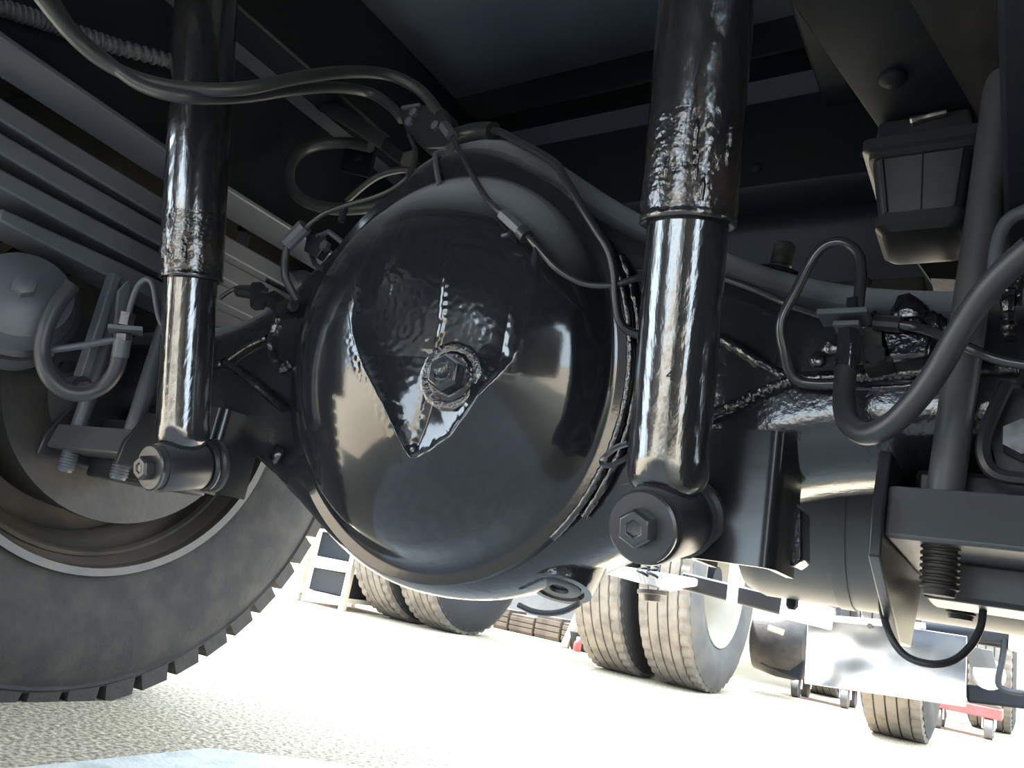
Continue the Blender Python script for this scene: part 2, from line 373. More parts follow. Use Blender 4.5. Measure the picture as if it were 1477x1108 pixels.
for i in range(NR + 1):
    s_ = 1.075 * (i + 0.001) / NR
    for k in range(NA):
        a = 2 * math.pi * k / NA; x_ = RC * s_ * math.cos(a); z_ = RC * s_ * math.sin(a)
        h_ = dome_smooth(s_) + (dome_detail(x_, z_) if s_ < 0.9 else 0.0)
        if i == NR: h_ = -0.015
        vs_.append(CC + CXV * x_ + CU * z_ + CN * h_)
for i in range(NR):
    for k in range(NA):
        j = (k + 1) % NA; fs_.append((i * NA + k, i * NA + j, (i + 1) * NA + j, (i + 1) * NA + k))
g.add(vs_, fs_)
cover = obj('differential_cover', g, COVER, ax, angle=70)
cover['label'] = 'large domed glossy black differential cover with V shaped recess'
# rough weld along the right edge of the cover, smooth flange elsewhere
def rimpt(deg, k=1.06, h_=0.002):
    a = math.radians(deg); return CC + CXV * (RC * k * math.cos(a)) + CU * (RC * k * math.sin(a)) + CN * h_
obj('weld_bead', G().tube([rimpt(d_, 1.075, -0.001) for d_ in range(-45, 38, 1)], 0.0042, 8, 1, jit=0.14), ROUGHGLOSS, ax, angle=80)
obj('weld_bead', G().tube([rimpt(d_, 1.11, -0.004) for d_ in range(-36, 28, 1)], 0.004, 8, 1, jit=0.2), ROUGHGLOSS, ax, angle=80)
# filler plug on the cover
PL = CC + CXV * 0.075 - CU * 0.019 + CN * (dome_h(math.hypot(.075, .019) / RC) - 0.0150); PN = (CN + CXV * 0.14 + CU * 0.08).normalized()
pb = obj('plug_boss', G().lathe([(0.034, -0.012), (0.033, 0.003), (0.030, 0.004), (0.024, 0.003), (0.022, 0.005), (0.021, 0.006), (0.012, 0.006)], PL, PN, 40, mod=lambda j, k: 1 + 0.02 * math.sin(k * 2.1)), ROUGHGLOSS, ax)
hexbolt('filler_plug', pb, PL + PN * 0.005, PN, 0.0185, 0.014, GLOSS)
obj('plug_recess', G().torus([(0.0065, 0), (0.008, 0.001), (0.0095, 0)], PL + PN * 0.0185, PN, 20), GLOSS, pb)
# drain plug boss underneath
dp = Vector((0.1483, -0.0050, -0.1897)); dn = Vector((0.12, -0.36, -0.93)).normalized(); dp = dp - dn * 0.003
db = obj('drain_boss', G().lathe([(0.042, -0.03), (0.036, -0.006), (0.033, 0.003), (0.026, 0.0035), (0.024, 0.0), (0.01, 0.0)], dp, dn, 36), GLOSS, ax)
obj('drain_plug', G().lathe([(0.022, 0), (0.022, 0.002), (0.020, 0.003), (0.010, 0.003), (0.009, 0.0)], dp, dn, 24), SATIN, db)
obj('drip_lip', G().tube([(0.1089, -0.0100, -0.2119), (0.1259, -0.0100, -0.2151), (0.1447, -0.0100, -0.2139), (0.1616, -0.0100, -0.2085), (0.1758, -0.0100, -0.1990)], 0.003, 8), GLOSS, ax)
# weld seams on the tapered arms
def seam(pts, r=0.0045, jit=0.14):
    return obj('weld_seam', G().tube(pts, r, 8, 14, jit=jit), ROUGHGLOSS, ax, angle=80)
seam([(0.2982, -0.0790, 0.0460), (0.3206, -0.0780, 0.0343), (0.3453, -0.0770, 0.0187), (0.3681, -0.0740, 0.0064)])
seam([(0.3007, -0.0780, -0.0302), (0.3259, -0.0770, -0.0182), (0.3473, -0.0760, -0.0053), (0.3682, -0.0740, 0.0052)], 0.006)
seam([(0.3674, -0.0710, 0.0068), (0.3991, -0.0690, 0.0088), (0.4292, -0.0670, 0.0119), (0.4582, -0.0670, 0.0142), (0.4858, -0.0670, 0.0153), (0.5245, -0.0670, 0.0174)], 0.007)
seam([(0.3890, -0.0680, -0.0004), (0.4300, -0.0680, 0.0013), (0.4634, -0.0680, 0.0039), (0.4905, -0.0680, 0.0053)], 0.003)
seam([(-0.3003, -0.0780, 0.0589), (-0.3414, -0.0760, 0.0459), (-0.3799, -0.0730, 0.0265)])
seam([(-0.2311, -0.0780, -0.0370), (-0.2889, -0.0770, -0.0105), (-0.3437, -0.0750, 0.0138), (-0.3799, -0.0730, 0.0265)], 0.006)
seam([(-0.3828, -0.0710, 0.0272), (-0.4215, -0.0700, 0.0207), (-0.5164, -0.0680, 0.0056)], 0.007)
# rough paint lumps by the pipe bracket and near the cover right edge
def lump(c, r, sc_=(1, .5, 1)):
    g = G(); rings = []
    for i in range(1, 7):
        th = math.pi * i / 7
        rings.append([Vector(c) + Vector((r * sc_[0] * math.sin(th) * math.cos(a) * random.uniform(.8, 1.2), r * sc_[1] * math.cos(th), r * sc_[2] * math.sin(th) * math.sin(a) * random.uniform(.8, 1.2))) for a in [2 * math.pi * k / 12 for k in range(12)]])
    return obj('paint_lump', g.loft(rings), ROUGHGLOSS, ax, angle=80)
for (c, r_) in (((0.4001, -0.0700, 0.0357), .016), ((0.4271, -0.0680, 0.0536), .02), ((0.4511, -0.0660, 0.0653), .022), ((0.4684, -0.0660, 0.0530), .018), ((0.3876, -0.0700, 0.0239), .012), ((0.4188, -0.0700, 0.0265), .014), ((0.4646, -0.0680, 0.0324), .016), ((0.2231, -0.0880, 0.0737), .012), ((0.2169, -0.0900, 0.0873), .010), ((-0.2886, -0.0800, 0.0841), .012), ((-0.2343, -0.0700, -0.0923), .018), ((-0.3445, -0.0750, 0.1212), .010)):
    lump(c, r_ * 0.62)
# shock brackets
def shock_bracket(sx):
    # a bent channel hanging below the tube; local x measured from the shock centre
    b = 0.342 * sx
    def strip(off):
        w_, r_ = 0.034 - off, 0.012 - off; yf = -0.106 + off; P_ = [(-w_, -0.040)]
        for k in range(6):
            a_ = math.radians(90 * k / 5); P_.append((-w_ + r_ - r_ * math.cos(a_), yf + r_ - r_ * math.sin(a_)))
        for k in range(6):
            a_ = math.radians(90 * k / 5); P_.append((w_ - r_ + r_ * math.sin(a_), yf + r_ - r_ * math.cos(a_)))
        return P_ + [(w_, -0.040)]
    O_, I_ = strip(0.0), strip(0.006); n_ = len(O_); vs_ = []; fs_ = []
    for z in (-0.150, -0.046):
        vs_ += [(b + sx * u_, v_, z) for (u_, v_) in O_] + [(b + sx * u_, v_, z) for (u_, v_) in I_]
    m_ = 2 * n_
    for i in range(n_ - 1):
        fs_ += [(i, i + 1, m_ + i + 1, m_ + i), (n_ + i, m_ + n_ + i, m_ + n_ + i + 1, n_ + i + 1), (i, n_ + i, n_ + i + 1, i + 1), (m_ + i, m_ + i + 1, m_ + n_ + i + 1, m_ + n_ + i)]
    fs_ += [(0, m_, m_ + n_, n_), (n_ - 1, 2 * n_ - 1, m_ + 2 * n_ - 1, m_ + n_ - 1)]
    return obj('shock_bracket', G().add(vs_, fs_), BRKT, ax, angle=40)
shock_bracket(1); shock_bracket(-1)
obj('bracket_rib', G().prism([(0.3734, -0.0500, -0.0890), (0.3804, -0.0500, -0.0957), (0.3836, -0.0500, -0.1355), (0.3767, -0.0500, -0.1418), (0.3717, -0.0500, -0.1327), (0.3695, -0.0500, -0.0939)], (0, 0.03, 0)), GLOSS, ax, bevel=0.002)
# breather and top fittings
bc = Vector((0.3254, 0.0000, 0.1408))
br = obj('breather_base', G().lathe([(0.028, -0.02), (0.026, 0.0), (0.014, 0.006), (0.008, 0.006)], (bc.x, bc.y, bc.z - 0.004), (0.1, 0, 1), 24), GLOSS, ax)
obj('breather_cap', G().lathe([(0.0085, 0), (0.0085, 0.005), (0.0105, 0.006), (0.0105, 0.026), (0.008, 0.029)], (bc.x + 0.004, bc.y, bc.z), (0.12, 0, 1), 14), STEEL, br)
# n shaped pipe bracket on top of the banjo
nb = obj('top_pipe_bracket', G().tube([(-0.0056, -0.1350, 0.2066), (-0.0222, -0.1300, 0.2365), (-0.0326, -0.1250, 0.2575), (-0.0260, -0.1200, 0.2640), (0.0019, -0.1150, 0.2647), (0.0194, -0.1200, 0.2391), (0.0376, -0.1300, 0.2079)], 0.0032, 6, 3, smooth=False), HAZE_GREY, ax)
obj('bracket_plate', G().prism([(-0.0292, -0.1050, 0.2639), (0.0102, -0.1050, 0.2822), (0.0318, -0.1050, 0.2427), (0.0394, -0.1050, 0.2138), (-0.0158, -0.1050, 0.2194)], (0, 0.006, 0)), SATIN, ax, bevel=0.001)
obj('bracket_bolt', G().lathe([(0.009, 0), (0.009, 0.010)], (-0.0166, -0.1120, 0.2628), (0, -1, 0.1), 6), STEEL, ax)
# small clip tabs welded on the cover
obj('pipe_clip', G().tube([(0.1192, -0.1580, 0.1339), (0.1260, -0.1660, 0.1187), (0.1187, -0.1680, 0.1148)], 0.0025, 6), PIPE, ax)
obj('pipe_clip', G().tube([(0.1481, -0.1550, 0.1133), (0.1539, -0.1600, 0.0989), (0.1558, -0.1620, 0.0846)], 0.0025, 6), PIPE, ax)
# wire loop hanging on the housing right of the cover
obj('wire_loop', G().tube([(0.2443, -0.1000, -0.0614), (0.2321, -0.1000, -0.0670), (0.2225, -0.1000, -0.0781), (0.2298, -0.1000, -0.0819), (0.2433, -0.1000, -0.0755), (0.2499, -0.1000, -0.0684)], 0.0025, 6), GLOSS, ax)

# ------------------------------------------------------------------ shock absorbers
def shock(sx, label, top_z):
    A = Vector((0.305 if sx > 0 else -0.300, -0.147, -0.1305)); B = Vector((0.327 * sx if sx > 0 else -0.300, -0.250, 0.255)); d = (B - A).normalized()
    t = thing('shock_absorber', A, label, 'shock absorber')
    L0 = 0.0275
    zlen = lambda z: (z - A.z) / d.z
    Lj = zlen(0.083); Lt = zlen(top_z)
    obj('lower_tube', G().lathe([(0.012, L0 - 0.008), (0.022, L0 - 0.006), (0.0285, L0), (0.0305, L0 + 0.008), (0.0305, L0 + 0.022), (0.0300, L0 + 0.024), (0.0300, Lj + 0.02)], A, d, 48), SHOCKP, t)
    # dust cover, blistered towards its lower end
    lo = [(0.0300, Lj + 0.003), (0.0345, Lj), (0.0362, Lj + 0.001), (0.0362, Lj + 0.004), (0.0355, Lj + 0.006)]
    K = 26
    for k in range(K): lo.append((0.0355, Lj + 0.008 + 0.07 * k / (K - 1)))
    def md(j, k):
        if j < 7: return 1
        f_ = max(0, 1 - (j - 7) / (K - 4)) ** 1.2
        return 1 + f_ * 0.03 * (mnoise.noise(Vector((math.cos(k / 64 * 6.283) * 4, math.sin(k / 64 * 6.283) * 4, j * 0.22 + sx * 9))) + 0.15)
    obj('blistered_cover_end', G().lathe(lo, A, d, 64, mod=md, caps=False), SHOCKR, t, angle=70)
    obj('dust_cover', G().lathe([(0.0355, Lj + 0.077), (0.0355, Lt - 0.02), (0.033, Lt - 0.005), (0.015, Lt)], A, d, 48), SHOCKP, t)
    obj('top_stud', G().lathe([(0.012, Lt - 0.01), (0.012, Lt + 0.05)], A, d, 12), SATIN, t)
    # lower eye with the bolt along the y axis
    ey = Vector((0, 1, 0)); ey = (ey - d * ey.dot(d)).normalized()
    e = obj('lower_eye', G().lathe([(0.010, -0.030), (0.0275, -0.030), (0.0285, -0.027), (0.0285, 0.022), (0.0265, 0.026), (0.010, 0.026)], A, ey, 40), SATIN, t)
    obj('bushing', G().torus([(0.012, -0.034), (0.0245, -0.034), (0.0255, -0.030), (0.012, -0.028)], A, ey, 40), HOSE, e)
    obj('rear_cup', G().lathe([(0.010, 0.028), (0.028, 0.028), (0.031, 0.031), (0.030, 0.034), (0.027, 0.036), (0.032, 0.040), (0.033, 0.044), (0.029, 0.047), (0.01, 0.047)], A, ey, 40), SATIN, e)
    hexbolt('eye_bolt', e, A - ey * 0.034, -ey, 0.0140, 0.013, WASH, washer=0.0262, wm=WASH)
    # weld collar between tube and eye
    obj('eye_neck', G().lathe([(0.022, 0.014), (0.020, L0 - 0.003), (0.026, L0 + 0.001)], A, d, 24), SATIN, t)
    # drips
    for k in range(7 if sx > 0 else 9):
        a = random.uniform(-0.9, 0.9); lz = Lj + random.uniform(0.012, 0.06)
        base_dir = Vector((0.35, -0.93, 0)); sd = Vector((0.93, 0.35, 0))
        n_ = (base_dir * math.cos(a) + sd * math.sin(a)).normalized()
        c = A + d * lz + n_ * 0.0352
        g = G(); g.tube([c + d * random.uniform(.004, .012), c + n_ * 0.001, c - d * random.uniform(.004, .014) + n_ * 0.0005], 0.0022, 6, 4, jit=0.3)
        obj('paint_drip', g, ROUGHGLOSS, t, angle=80)
    return t, A, d
sR, AR, dR = shock(1, 'nearer black shock absorber right of the domed cover, printed with a 4', 0.50)
sL, AL, dL = shock(-1, 'farther black shock absorber left of the domed cover by the tyre', 0.52)
# the printed figure on the lower tube
def curve_text(txt, size, center, normal, up, m, parent, name):
    c = bpy.data.curves.new(name, 'FONT'); c.body = txt; c.size = size; c.align_x = 'CENTER'; c.align_y = 'CENTER'; c.extrude = 0.0002
    o_ = bpy.data.objects.new(name, c); col.objects.link(o_)
    dg = bpy.context.evaluated_depsgraph_get(); me = bpy.data.meshes.new_from_object(o_.evaluated_get(dg)); bpy.data.objects.remove(o_)
    n = Vector(normal).normalized(); u = (Vector(up) - n * Vector(up).dot(n)).normalized(); r = u.cross(n)
    g = G(); g.v = [Vector(center) + r * v.co.x + u * v.co.y + n * v.co.z for v in me.vertices]; g.f = [tuple(p.vertices) for p in me.polygons]
    return obj(name, g, m, parent, flat=True)
nrm = Vector((0.35, -0.93, 0)); 
tp = AR + dR * 0.108
cn = (Vector((0.5276, -0.692, 0)) - Vector((tp.x, tp.y, 0))).normalized(); cn = (Matrix.Rotation(math.radians(-8), 3, 'Z') @ cn); cn = (cn - dR * cn.dot(dR)).normalized()
curve_text('4', 0.011, tp + cn * 0.0303, cn, dR, INK, sR, 'printed_digit')

# ------------------------------------------------------------------ left rear wheel
def lug(parent, R, x0, x1, n, m, w_=0.032, h_=0.024):
    # shared block mesh, axis of wheel along x, block at top (z = R)
    base = None
    for k in range(n):
        a = 2 * math.pi * k / n + 0.02
        if base is None:
            g = G()
            z0, z1 = R - h_, R
            cxm = (x0 + x1) / 2; hw = abs(x1 - x0) / 2; s = 1 if x0 > x1 else -1   # x0 is the shoulder side
            vs = [(x0 - s * 0.004, -w_ / 2, z0 - 0.016), (x0 - s * 0.004, w_ / 2, z0 - 0.016), (x1, -w_ / 2, z0), (x1, w_ / 2, z0),
                  (x0 - s * 0.012, -w_ * 0.44, z1 - 0.004), (x0 - s * 0.012, w_ * 0.44, z1 - 0.004), (x1, -w_ * 0.44, z1), (x1, w_ * 0.44, z1)]
            g.add(vs, [(0, 1, 3, 2), (4, 6, 7, 5), (0, 4, 5, 1), (2, 3, 7, 6), (0, 2, 6, 4), (1, 5, 7, 3)])
            me_o = obj('tread_block', g, m, None, origin=(0, 0, 0)); me_o.parent = parent; base = me_o; o_ = me_o
        else:
            o_ = base.copy(); col.objects.link(o_); o_.parent = parent
        o_.location = (0, 0, 0); o_.rotation_euler = (a, 0, 0)
def frust_y(levels, cx_, cz_, a_, b_, r_):
    out = []
    for (y, e_) in levels:
        ring = []
        for (sx_, sz_, a0) in ((1, 1, 0), (-1, 1, 90), (-1, -1, 180), (1, -1, 270)):
            for k in range(6):
                an = math.radians(a0 + 18 * k); ring.append((cx_ + sx_ * (a_ + e_ - r_) + r_ * math.cos(an), y, cz_ + sz_ * (b_ + e_ - r_) + r_ * math.sin(an)))
        out.append(ring)
    return out
wl = thing('lugged_tyre', (-0.83, 0, 0), 'dirty lugged truck tyre with brown dusty rim on the left end of the axle', 'tyre')
WX = -0.83
def P2(r, x): return (r, x)
# lathe about +x ; heights relative to WX
tp_ = [(0.290, 0.112), (0.300, 0.124), (0.315, 0.128), (0.345, 0.138), (0.385, 0.146), (0.425, 0.143), (0.452, 0.134), (0.466, 0.126), (0.470, 0.130), (0.476, 0.122), (0.480, 0.10), (0.482, 0.0), (0.480, -0.10), (0.466, -0.126), (0.40, -0.145), (0.33, -0.135), (0.290, -0.115), (0.282, 0.0)]
obj('tyre', G().torus(tp_, (WX, 0, 0), (1, 0, 0), 128), TYRE, wl, angle=50)
lug(wl, 0.507, 0.132, 0.055, 50, TYRE, 0.051, 0.034)
lug(wl, 0.507, 0.005, 0.045, 50, TYRE, 0.046, 0.030)
rim_p = [(0.2860, 0.128), (0.2980, 0.131), (0.2985, 0.126), (0.289, 0.117), (0.280, 0.105), (0.268, 0.060), (0.250, 0.045), (0.240, 0.030), (0.240, -0.02), (0.255, -0.05), (0.275, -0.11), (0.281, -0.11), (0.2815, 0.0), (0.281, 0.10), (0.286, 0.118)]
obj('rim', G().torus(rim_p, (WX, 0, 0), (1, 0, 0), 96), RIMB, wl, angle=45)
obj('rim_ring', G().torus([(0.268, 0.075), (0.272, 0.083), (0.266, 0.086), (0.262, 0.078)], (WX, 0, 0), (1, 0, 0), 96), RIMB, wl)
obj('wheel_disc', G().torus([(0.245, -0.02), (0.20, 0.0), (0.15, -0.01), (0.10, -0.01), (0.10, -0.02), (0.20, -0.012), (0.245, -0.03)], (WX, 0, 0), (1, 0, 0), 64), RIMB, wl)
wr = thing('lugged_tyre', (0.83, 0, 0), 'lugged truck tyre on the right end of the axle beyond the picture edge', 'tyre')
for src in list(wl.children):
    c_ = src.copy(); col.objects.link(c_); c_.parent = wr
wr.rotation_euler = (0, 0, math.pi)
t = thing('added_box_blocker', (-0.9, -2.0, -0.2), 'added unseen black box blocking light on the left side behind the camera', 'box')  # added unseen box, closes the bright left opening reflected in the cover
obj('box_body', G().box((-0.90, -2.15, 0.16), (0.44, 1.5, 0.66)), SATIN, t, bevel=0.02)
obj('box_lid', G().box((-0.90, -2.15, 0.505), (0.46, 1.52, 0.03)), DARK, t, bevel=0.008)
t = thing('added_tank_blocker', (0.85, -1.9, -0.15), 'added unseen black rounded tank blocking light on the right side behind the camera', 'tank')  # added unseen tank, darkens the right side of the shock reflections
obj('tank_shell', G().loft(frust_y([(-2.6, .0), (-2.58, .02), (-1.12, .02), (-1.10, .0)], 0.85, 0.10, 0.27, 0.25, 0.07)), GLOSS, t)
for y in (-2.3, -1.4): obj('tank_strap', G().loft(frust_y([(y, .022), (y + 0.05, .022)], 0.85, 0.10, 0.27, 0.25, 0.07)), DARK, t)
bd = thing('brake_drum', (-0.78, 0, 0), 'dark brake drum and backing plate inside the left wheel', 'brake drum')
obj('drum', G().lathe([(0.10, -0.06), (0.20, -0.05), (0.205, 0.0), (0.205, 0.075), (0.212, 0.08), (0.212, 0.10), (0.198, 0.10)], (-0.78, 0, 0), (1, 0, 0), 64), RUST, bd)
obj('backing_plate', G().lathe([(0.195, 0.094), (0.15, 0.10), (0.12, 0.112), (0.09, 0.114)], (-0.78, 0, 0), (1, 0, 0), 48), SATIN, bd)
for k in range(8):
    a = 2 * math.pi * k / 8
    obj('plate_bolt', G().lathe([(0.010, 0), (0.010, 0.012)], (-0.675, 0.135 * math.cos(a), 0.135 * math.sin(a)), (1, 0, 0), 6), SATIN, bd)

# ------------------------------------------------------------------ leaf springs
def leafspring(xc, label, m):
    t = thing('leaf_spring', (xc, 0, 0.104), label, 'leaf spring')
    n = 4
    for k in range(n):
        half = 0.34 + 0.13 * k; rings = []
        for j in range(25):
            y = -half + 2 * half * j / 24; z = 0.106 + k * 0.038 + 0.10 * y * y
            tp2 = 0.030 - 0.014 * min(1, abs(y) / half) ** 2
            rings.append([(xc - 0.038, y, z), (xc + 0.038, y, z), (xc + 0.038, y, z + tp2), (xc - 0.038, y, z + tp2)])
        obj('leaf', G().loft(rings), m, t, bevel=0.003)
    obj('spacer', G().box((xc, 0, 0.165), (0.07, 0.10, 0.118)), m, t)
    return t
lsL = leafspring(-0.553, 'haze-grey leaf spring stack along the left frame rail', HAZE_GREY)
lsR = leafspring(0.553, 'black leaf spring stack along the right frame rail', DARK)

def spring_seat(sx, label):
    # pad below the axle that the u-bolts pass through
    xc = 0.552 * sx
    t = thing('u_bolt_plate', (xc, 0, -0.125), label, 'plate')
    yr_ = 0.128 if sx > 0 else 0.03
    obj('seat_block', G().prism([(xc - 0.100, -0.135, -0.122), (xc - 0.100, -0.128, -0.086), (xc - 0.100, yr_, -0.086), (xc - 0.100, yr_ + 0.005, -0.122)], (0.200, 0, 0)), GREYP, t, bevel=0.003)
    # pointed end cheeks
    for s in (-1, 1):
        x = xc + s * 0.104
        if sx > 0: poly = [(-0.142, -0.136), (-0.140, -0.105), (-0.118, -0.060), (0.118, -0.060), (0.140, -0.105), (0.05, -0.185), (-0.02, -0.185)]
        else: poly = [(-0.142, -0.136), (-0.140, -0.105), (-0.118, -0.060), (0.02, -0.060), (0.035, -0.105), (0.03, -0.136)]
        obj('cheek_plate', G().prism([(x - 0.004, y_, z_) for (y_, z_) in poly], (0.008, 0, 0)), SATIN, t, bevel=0.0015)
    obj('saddle', G().box((xc, -0.02, -0.074), (0.180, 0.10, 0.026)), SATIN, t, bevel=0.004)
    obj('lower_rib', G().box((xc, -0.03 if sx < 0 else 0.0, -0.135), (0.17, 0.09, 0.03)), SATIN, t, bevel=0.004)
    return t
spring_seat(1, 'black clamp plate with pointed cheek under the right end of the axle')
spring_seat(-1, 'grey clamp plate under the left end of the axle beside the tyre')
def ubolt(sx, y, label, m, lean=0.0):
    xc = 0.553 * sx; t = thing('u_bolt', (xc, y, -0.17), label, 'u bolt', 'u bolts clamping the springs')
    ztop = 0.250; r = 0.0115; h_ = 0.070
    zl = -0.10 if (sx > 0 or y < 0) else -0.05
    pts = [(xc - h_, y, zl), (xc - h_, y, ztop - 0.03)]
    for k in range(1, 6):
        a = math.pi / 2 * k / 6; pts.append((xc - h_ + 0.03 - 0.03 * math.cos(a), y, ztop - 0.03 + 0.03 * math.sin(a)))
    pts += [(xc - h_ + 0.03, y, ztop), (xc + h_ - 0.03, y, ztop)]
    for k in range(1, 6):
        a = math.pi / 2 * k / 6; pts.append((xc + h_ - 0.03 + 0.03 * math.sin(a), y, ztop - 0.03 + 0.03 * math.cos(a)))
    pts += [(xc + h_, y, ztop - 0.03), (xc + h_, y, zl)]
    pts = [(x_ + (lean * (z_ + 0.1) if x_ * sx < xc * sx else 0), y_, z_) for (x_, y_, z_) in pts]
    obj('bolt_rod', G().tube(pts, r, 14, 1, smooth=False), m, t, angle=60)
    for x in ((xc - h_, xc + h_) if (sx > 0 or y < 0) else ()):
        pr = []
        for k in range(14): pr += [(r * 1.02, -0.0042 * k), (r * 1.02, -0.0042 * k - 0.0016), (r * 0.88, -0.0042 * k - 0.0025), (r * 0.88, -0.0042 * k - 0.0035)]
        pr += [(r * 0.8, -0.061)]
        obj('thread', G().lathe(pr, (x, y, -0.092), (0, 0, 1), 18), RUST if sx > 0 else HAZE_GREY, t, angle=30)
    return t
ubolt(1, -0.112, 'black u bolt rod standing right of the curved brake hose', GREYP, 0.085)
ubolt(1, 0.112, 'black u bolt behind the right axle tube with its thread end farther right', SATIN)
ubolt(-1, -0.112, 'haze-grey u bolt in front of the left axle tube', HAZE_GREY)
ubolt(-1, 0.112, 'haze-grey u bolt behind the left axle tube', HAZE_GREY)

# bracket loop and bolt to the right of the u bolt
t = thing('hanger_bracket', (0.5140, -0.1000, -0.0707), 'bent black strap bracket with bolt at right picture edge', 'bracket')
obj('strap', G().tube([(0.5178, -0.1050, -0.0071), (0.5115, -0.1100, -0.0258), (0.5061, -0.1150, -0.0466), (0.5056, -0.1150, -0.0584), (0.5096, -0.1150, -0.0683), (0.5180, -0.1150, -0.0727), (0.5328, -0.1150, -0.0734)], 0.0045, 8, 5), SATIN, t)
obj('strap_plate', G().prism([(0.5175, -0.0850, -0.0031), (0.5366, -0.0850, -0.0029), (0.5369, -0.0850, -0.0656), (0.5135, -0.0850, -0.0636), (0.5092, -0.0850, -0.0434)], (0, 0.008, 0)), SATIN, t)
obj('strap_bolt', G().lathe([(0.012, 0), (0.012, 0.02)], (0.5267, -0.0900, -0.0438), (0, -1, 0), 6), STEEL, t)
t = thing('chain_link_plate', (0.5189, -0.1000, 0.0273), 'shiny crusted black steel strip hanging at the right picture edge', 'strip')
obj('strip', G().tube([(0.5183, -0.1180, 0.0584), (0.5181, -0.1180, 0.0405), (0.5192, -0.1180, 0.0204)], 0.0045, 8, 8, jit=0.2), ROUGHGLOSS, t)
obj('edge_bead', G().tube([(0.5245, -0.1180, 0.0657), (0.5243, -0.1180, 0.0453)], 0.002, 6, 8, jit=0.3), ROUGHGLOSS, t)

# ------------------------------------------------------------------ bump stop
t = thing('bump_stop', (0.445, 0.0, 0.15), 'tapered square black rubber bump stop under the frame rail', 'bump stop')
def frust(levels, c):
    rings = []
    for (z, a, b, r) in levels:
        ring = []
        for (sx, sy, a0) in ((1, 1, 0), (-1, 1, 90), (-1, -1, 180), (1, -1, 270)):
            for k in range(5):
                an = math.radians(a0 + 22.5 * k); ring.append((c[0] + sx * (a - r) + r * math.cos(an), c[1] + sy * (b - r) + r * math.sin(an), z))
        rings.append(ring)
    return rings
bcx, bcy = 0.452, 0.0
obj('mount_plate', G().loft(frust([(0.262, .036, .040, .004), (0.243, .038, .042, .004), (0.240, .047, .050, .006), (0.230, .047, .050, .006), (0.228, .042, .046, .006), (0.222, .042, .046, .006)], (bcx, bcy))), SATIN, t, angle=30)
obj('rubber_block', G().loft(frust([(0.224, .040, .043, .010), (0.172, .033, .036, .009), (0.170, .035, .038, .009), (0.160, .035, .038, .010), (0.155, .030, .033, .010)], (bcx, bcy))), SATIN, t, angle=40)
obj('corner_rib', G().tube([(bcx - .031, bcy - .0425, .222), (bcx - .0255, bcy - .036, .172)], .0018, 6), SATIN, t)
obj('corner_rib', G().tube([(bcx + .031, bcy - .0425, .222), (bcx + .0255, bcy - .036, .172)], .0018, 6), SATIN, t)
obj('mould_line', G().tube([(bcx + .001, bcy - .0432, .222), (bcx + .001, bcy - .0365, .172)], .0009, 6), SATIN, t)
obj('weld_patch', G().tube([(bcx - .010, bcy - .043, .2555), (bcx + .002, bcy - .043, .258), (bcx + .018, bcy - .043, .2595)], .0038, 8, 5, jit=.3), STEEL, t)
t = thing('side_bracket', (0.4478, 0.1000, 0.1719), 'grey brown bracket plate hanging behind the bump stop', 'bracket')
obj('plate', G().prism([(0.4139, 0.1000, 0.2295), (0.4511, 0.1000, 0.1656), (0.4837, 0.1000, 0.1619), (0.4847, 0.1000, 0.2444), (0.4189, 0.1000, 0.2612)], (0, 0.01, 0)), RUST, t)
obj('fold', G().bar((0.4511, 0.1000, 0.1656), (0.4849, 0.1000, 0.1610), 0.03, 0.004), RUST, t)
# hanger web to the right of the frame
t = thing('spring_hanger', (0.4932, -0.1488, 0.2300), 'dark rusty spring hanger plate in the upper right corner', 'hanger')
obj('plate', G().prism([(0.4624, -0.2374, 0.2350), (0.4599, -0.2125, 0.2350), (0.4878, -0.0937, 0.2350), (0.5260, 0.0823, 0.2350), (0.6018, 0.1111, 0.2350), (0.5767, -0.1927, 0.2350)], (0, 0, 0.012)), RUST, t)
for q in [(0.5205, -0.1434, 0.2350), (0.5200, -0.1298, 0.2350), (0.5225, -0.1186, 0.2350), (0.5179, -0.0812, 0.2350), (0.5080, -0.1079, 0.2350)]:
    obj('rivet', G().lathe([(0.005, 0), (0.004, 0.002), (0.0005, 0.003)], q, (0, 0, -1), 10), RUST, t)

# ------------------------------------------------------------------ hoses and pipes
def hose(name, pts, r, label, cat, m=HOSE, group=None, seg=10, sub=7):
    o_ = obj(name, G().tube(pts, r, seg, sub), m, angle=60); tag(o_, label, cat, group); return o_
hose('air_hose', [(-0.3032, -0.4700, 0.2954), (-0.2844, -0.4500, 0.2731), (-0.2695, -0.4200, 0.2501), (-0.2572, -0.3900, 0.2384), (-0.2340, -0.3600, 0.2339), (-0.2005, -0.3300, 0.2367), (-0.1693, -0.2900, 0.2581), (-0.1544, -0.2400, 0.3052), (-0.1534, -0.1800, 0.3572), (-0.1388, -0.1300, 0.3867), (-0.1045, -0.1050, 0.3742), (-0.0696, -0.0950, 0.3383)], 0.0074, 'upper of two long black hoses sweeping in from the upper left', 'hose')
hose('air_hose', [(-0.3104, -0.4500, 0.3074), (-0.2870, -0.4200, 0.2671), (-0.2607, -0.3900, 0.2444), (-0.2294, -0.3600, 0.2252), (-0.1951, -0.3300, 0.2253), (-0.1989, -0.2700, 0.2687), (-0.1907, -0.2200, 0.3118), (-0.1985, -0.1600, 0.3610), (-0.1936, -0.1100, 0.3885), (-0.1601, -0.1000, 0.3699), (-0.1333, -0.0950, 0.3448)], 0.0068, 'lower of two long black hoses ending at the junction block', 'hose')
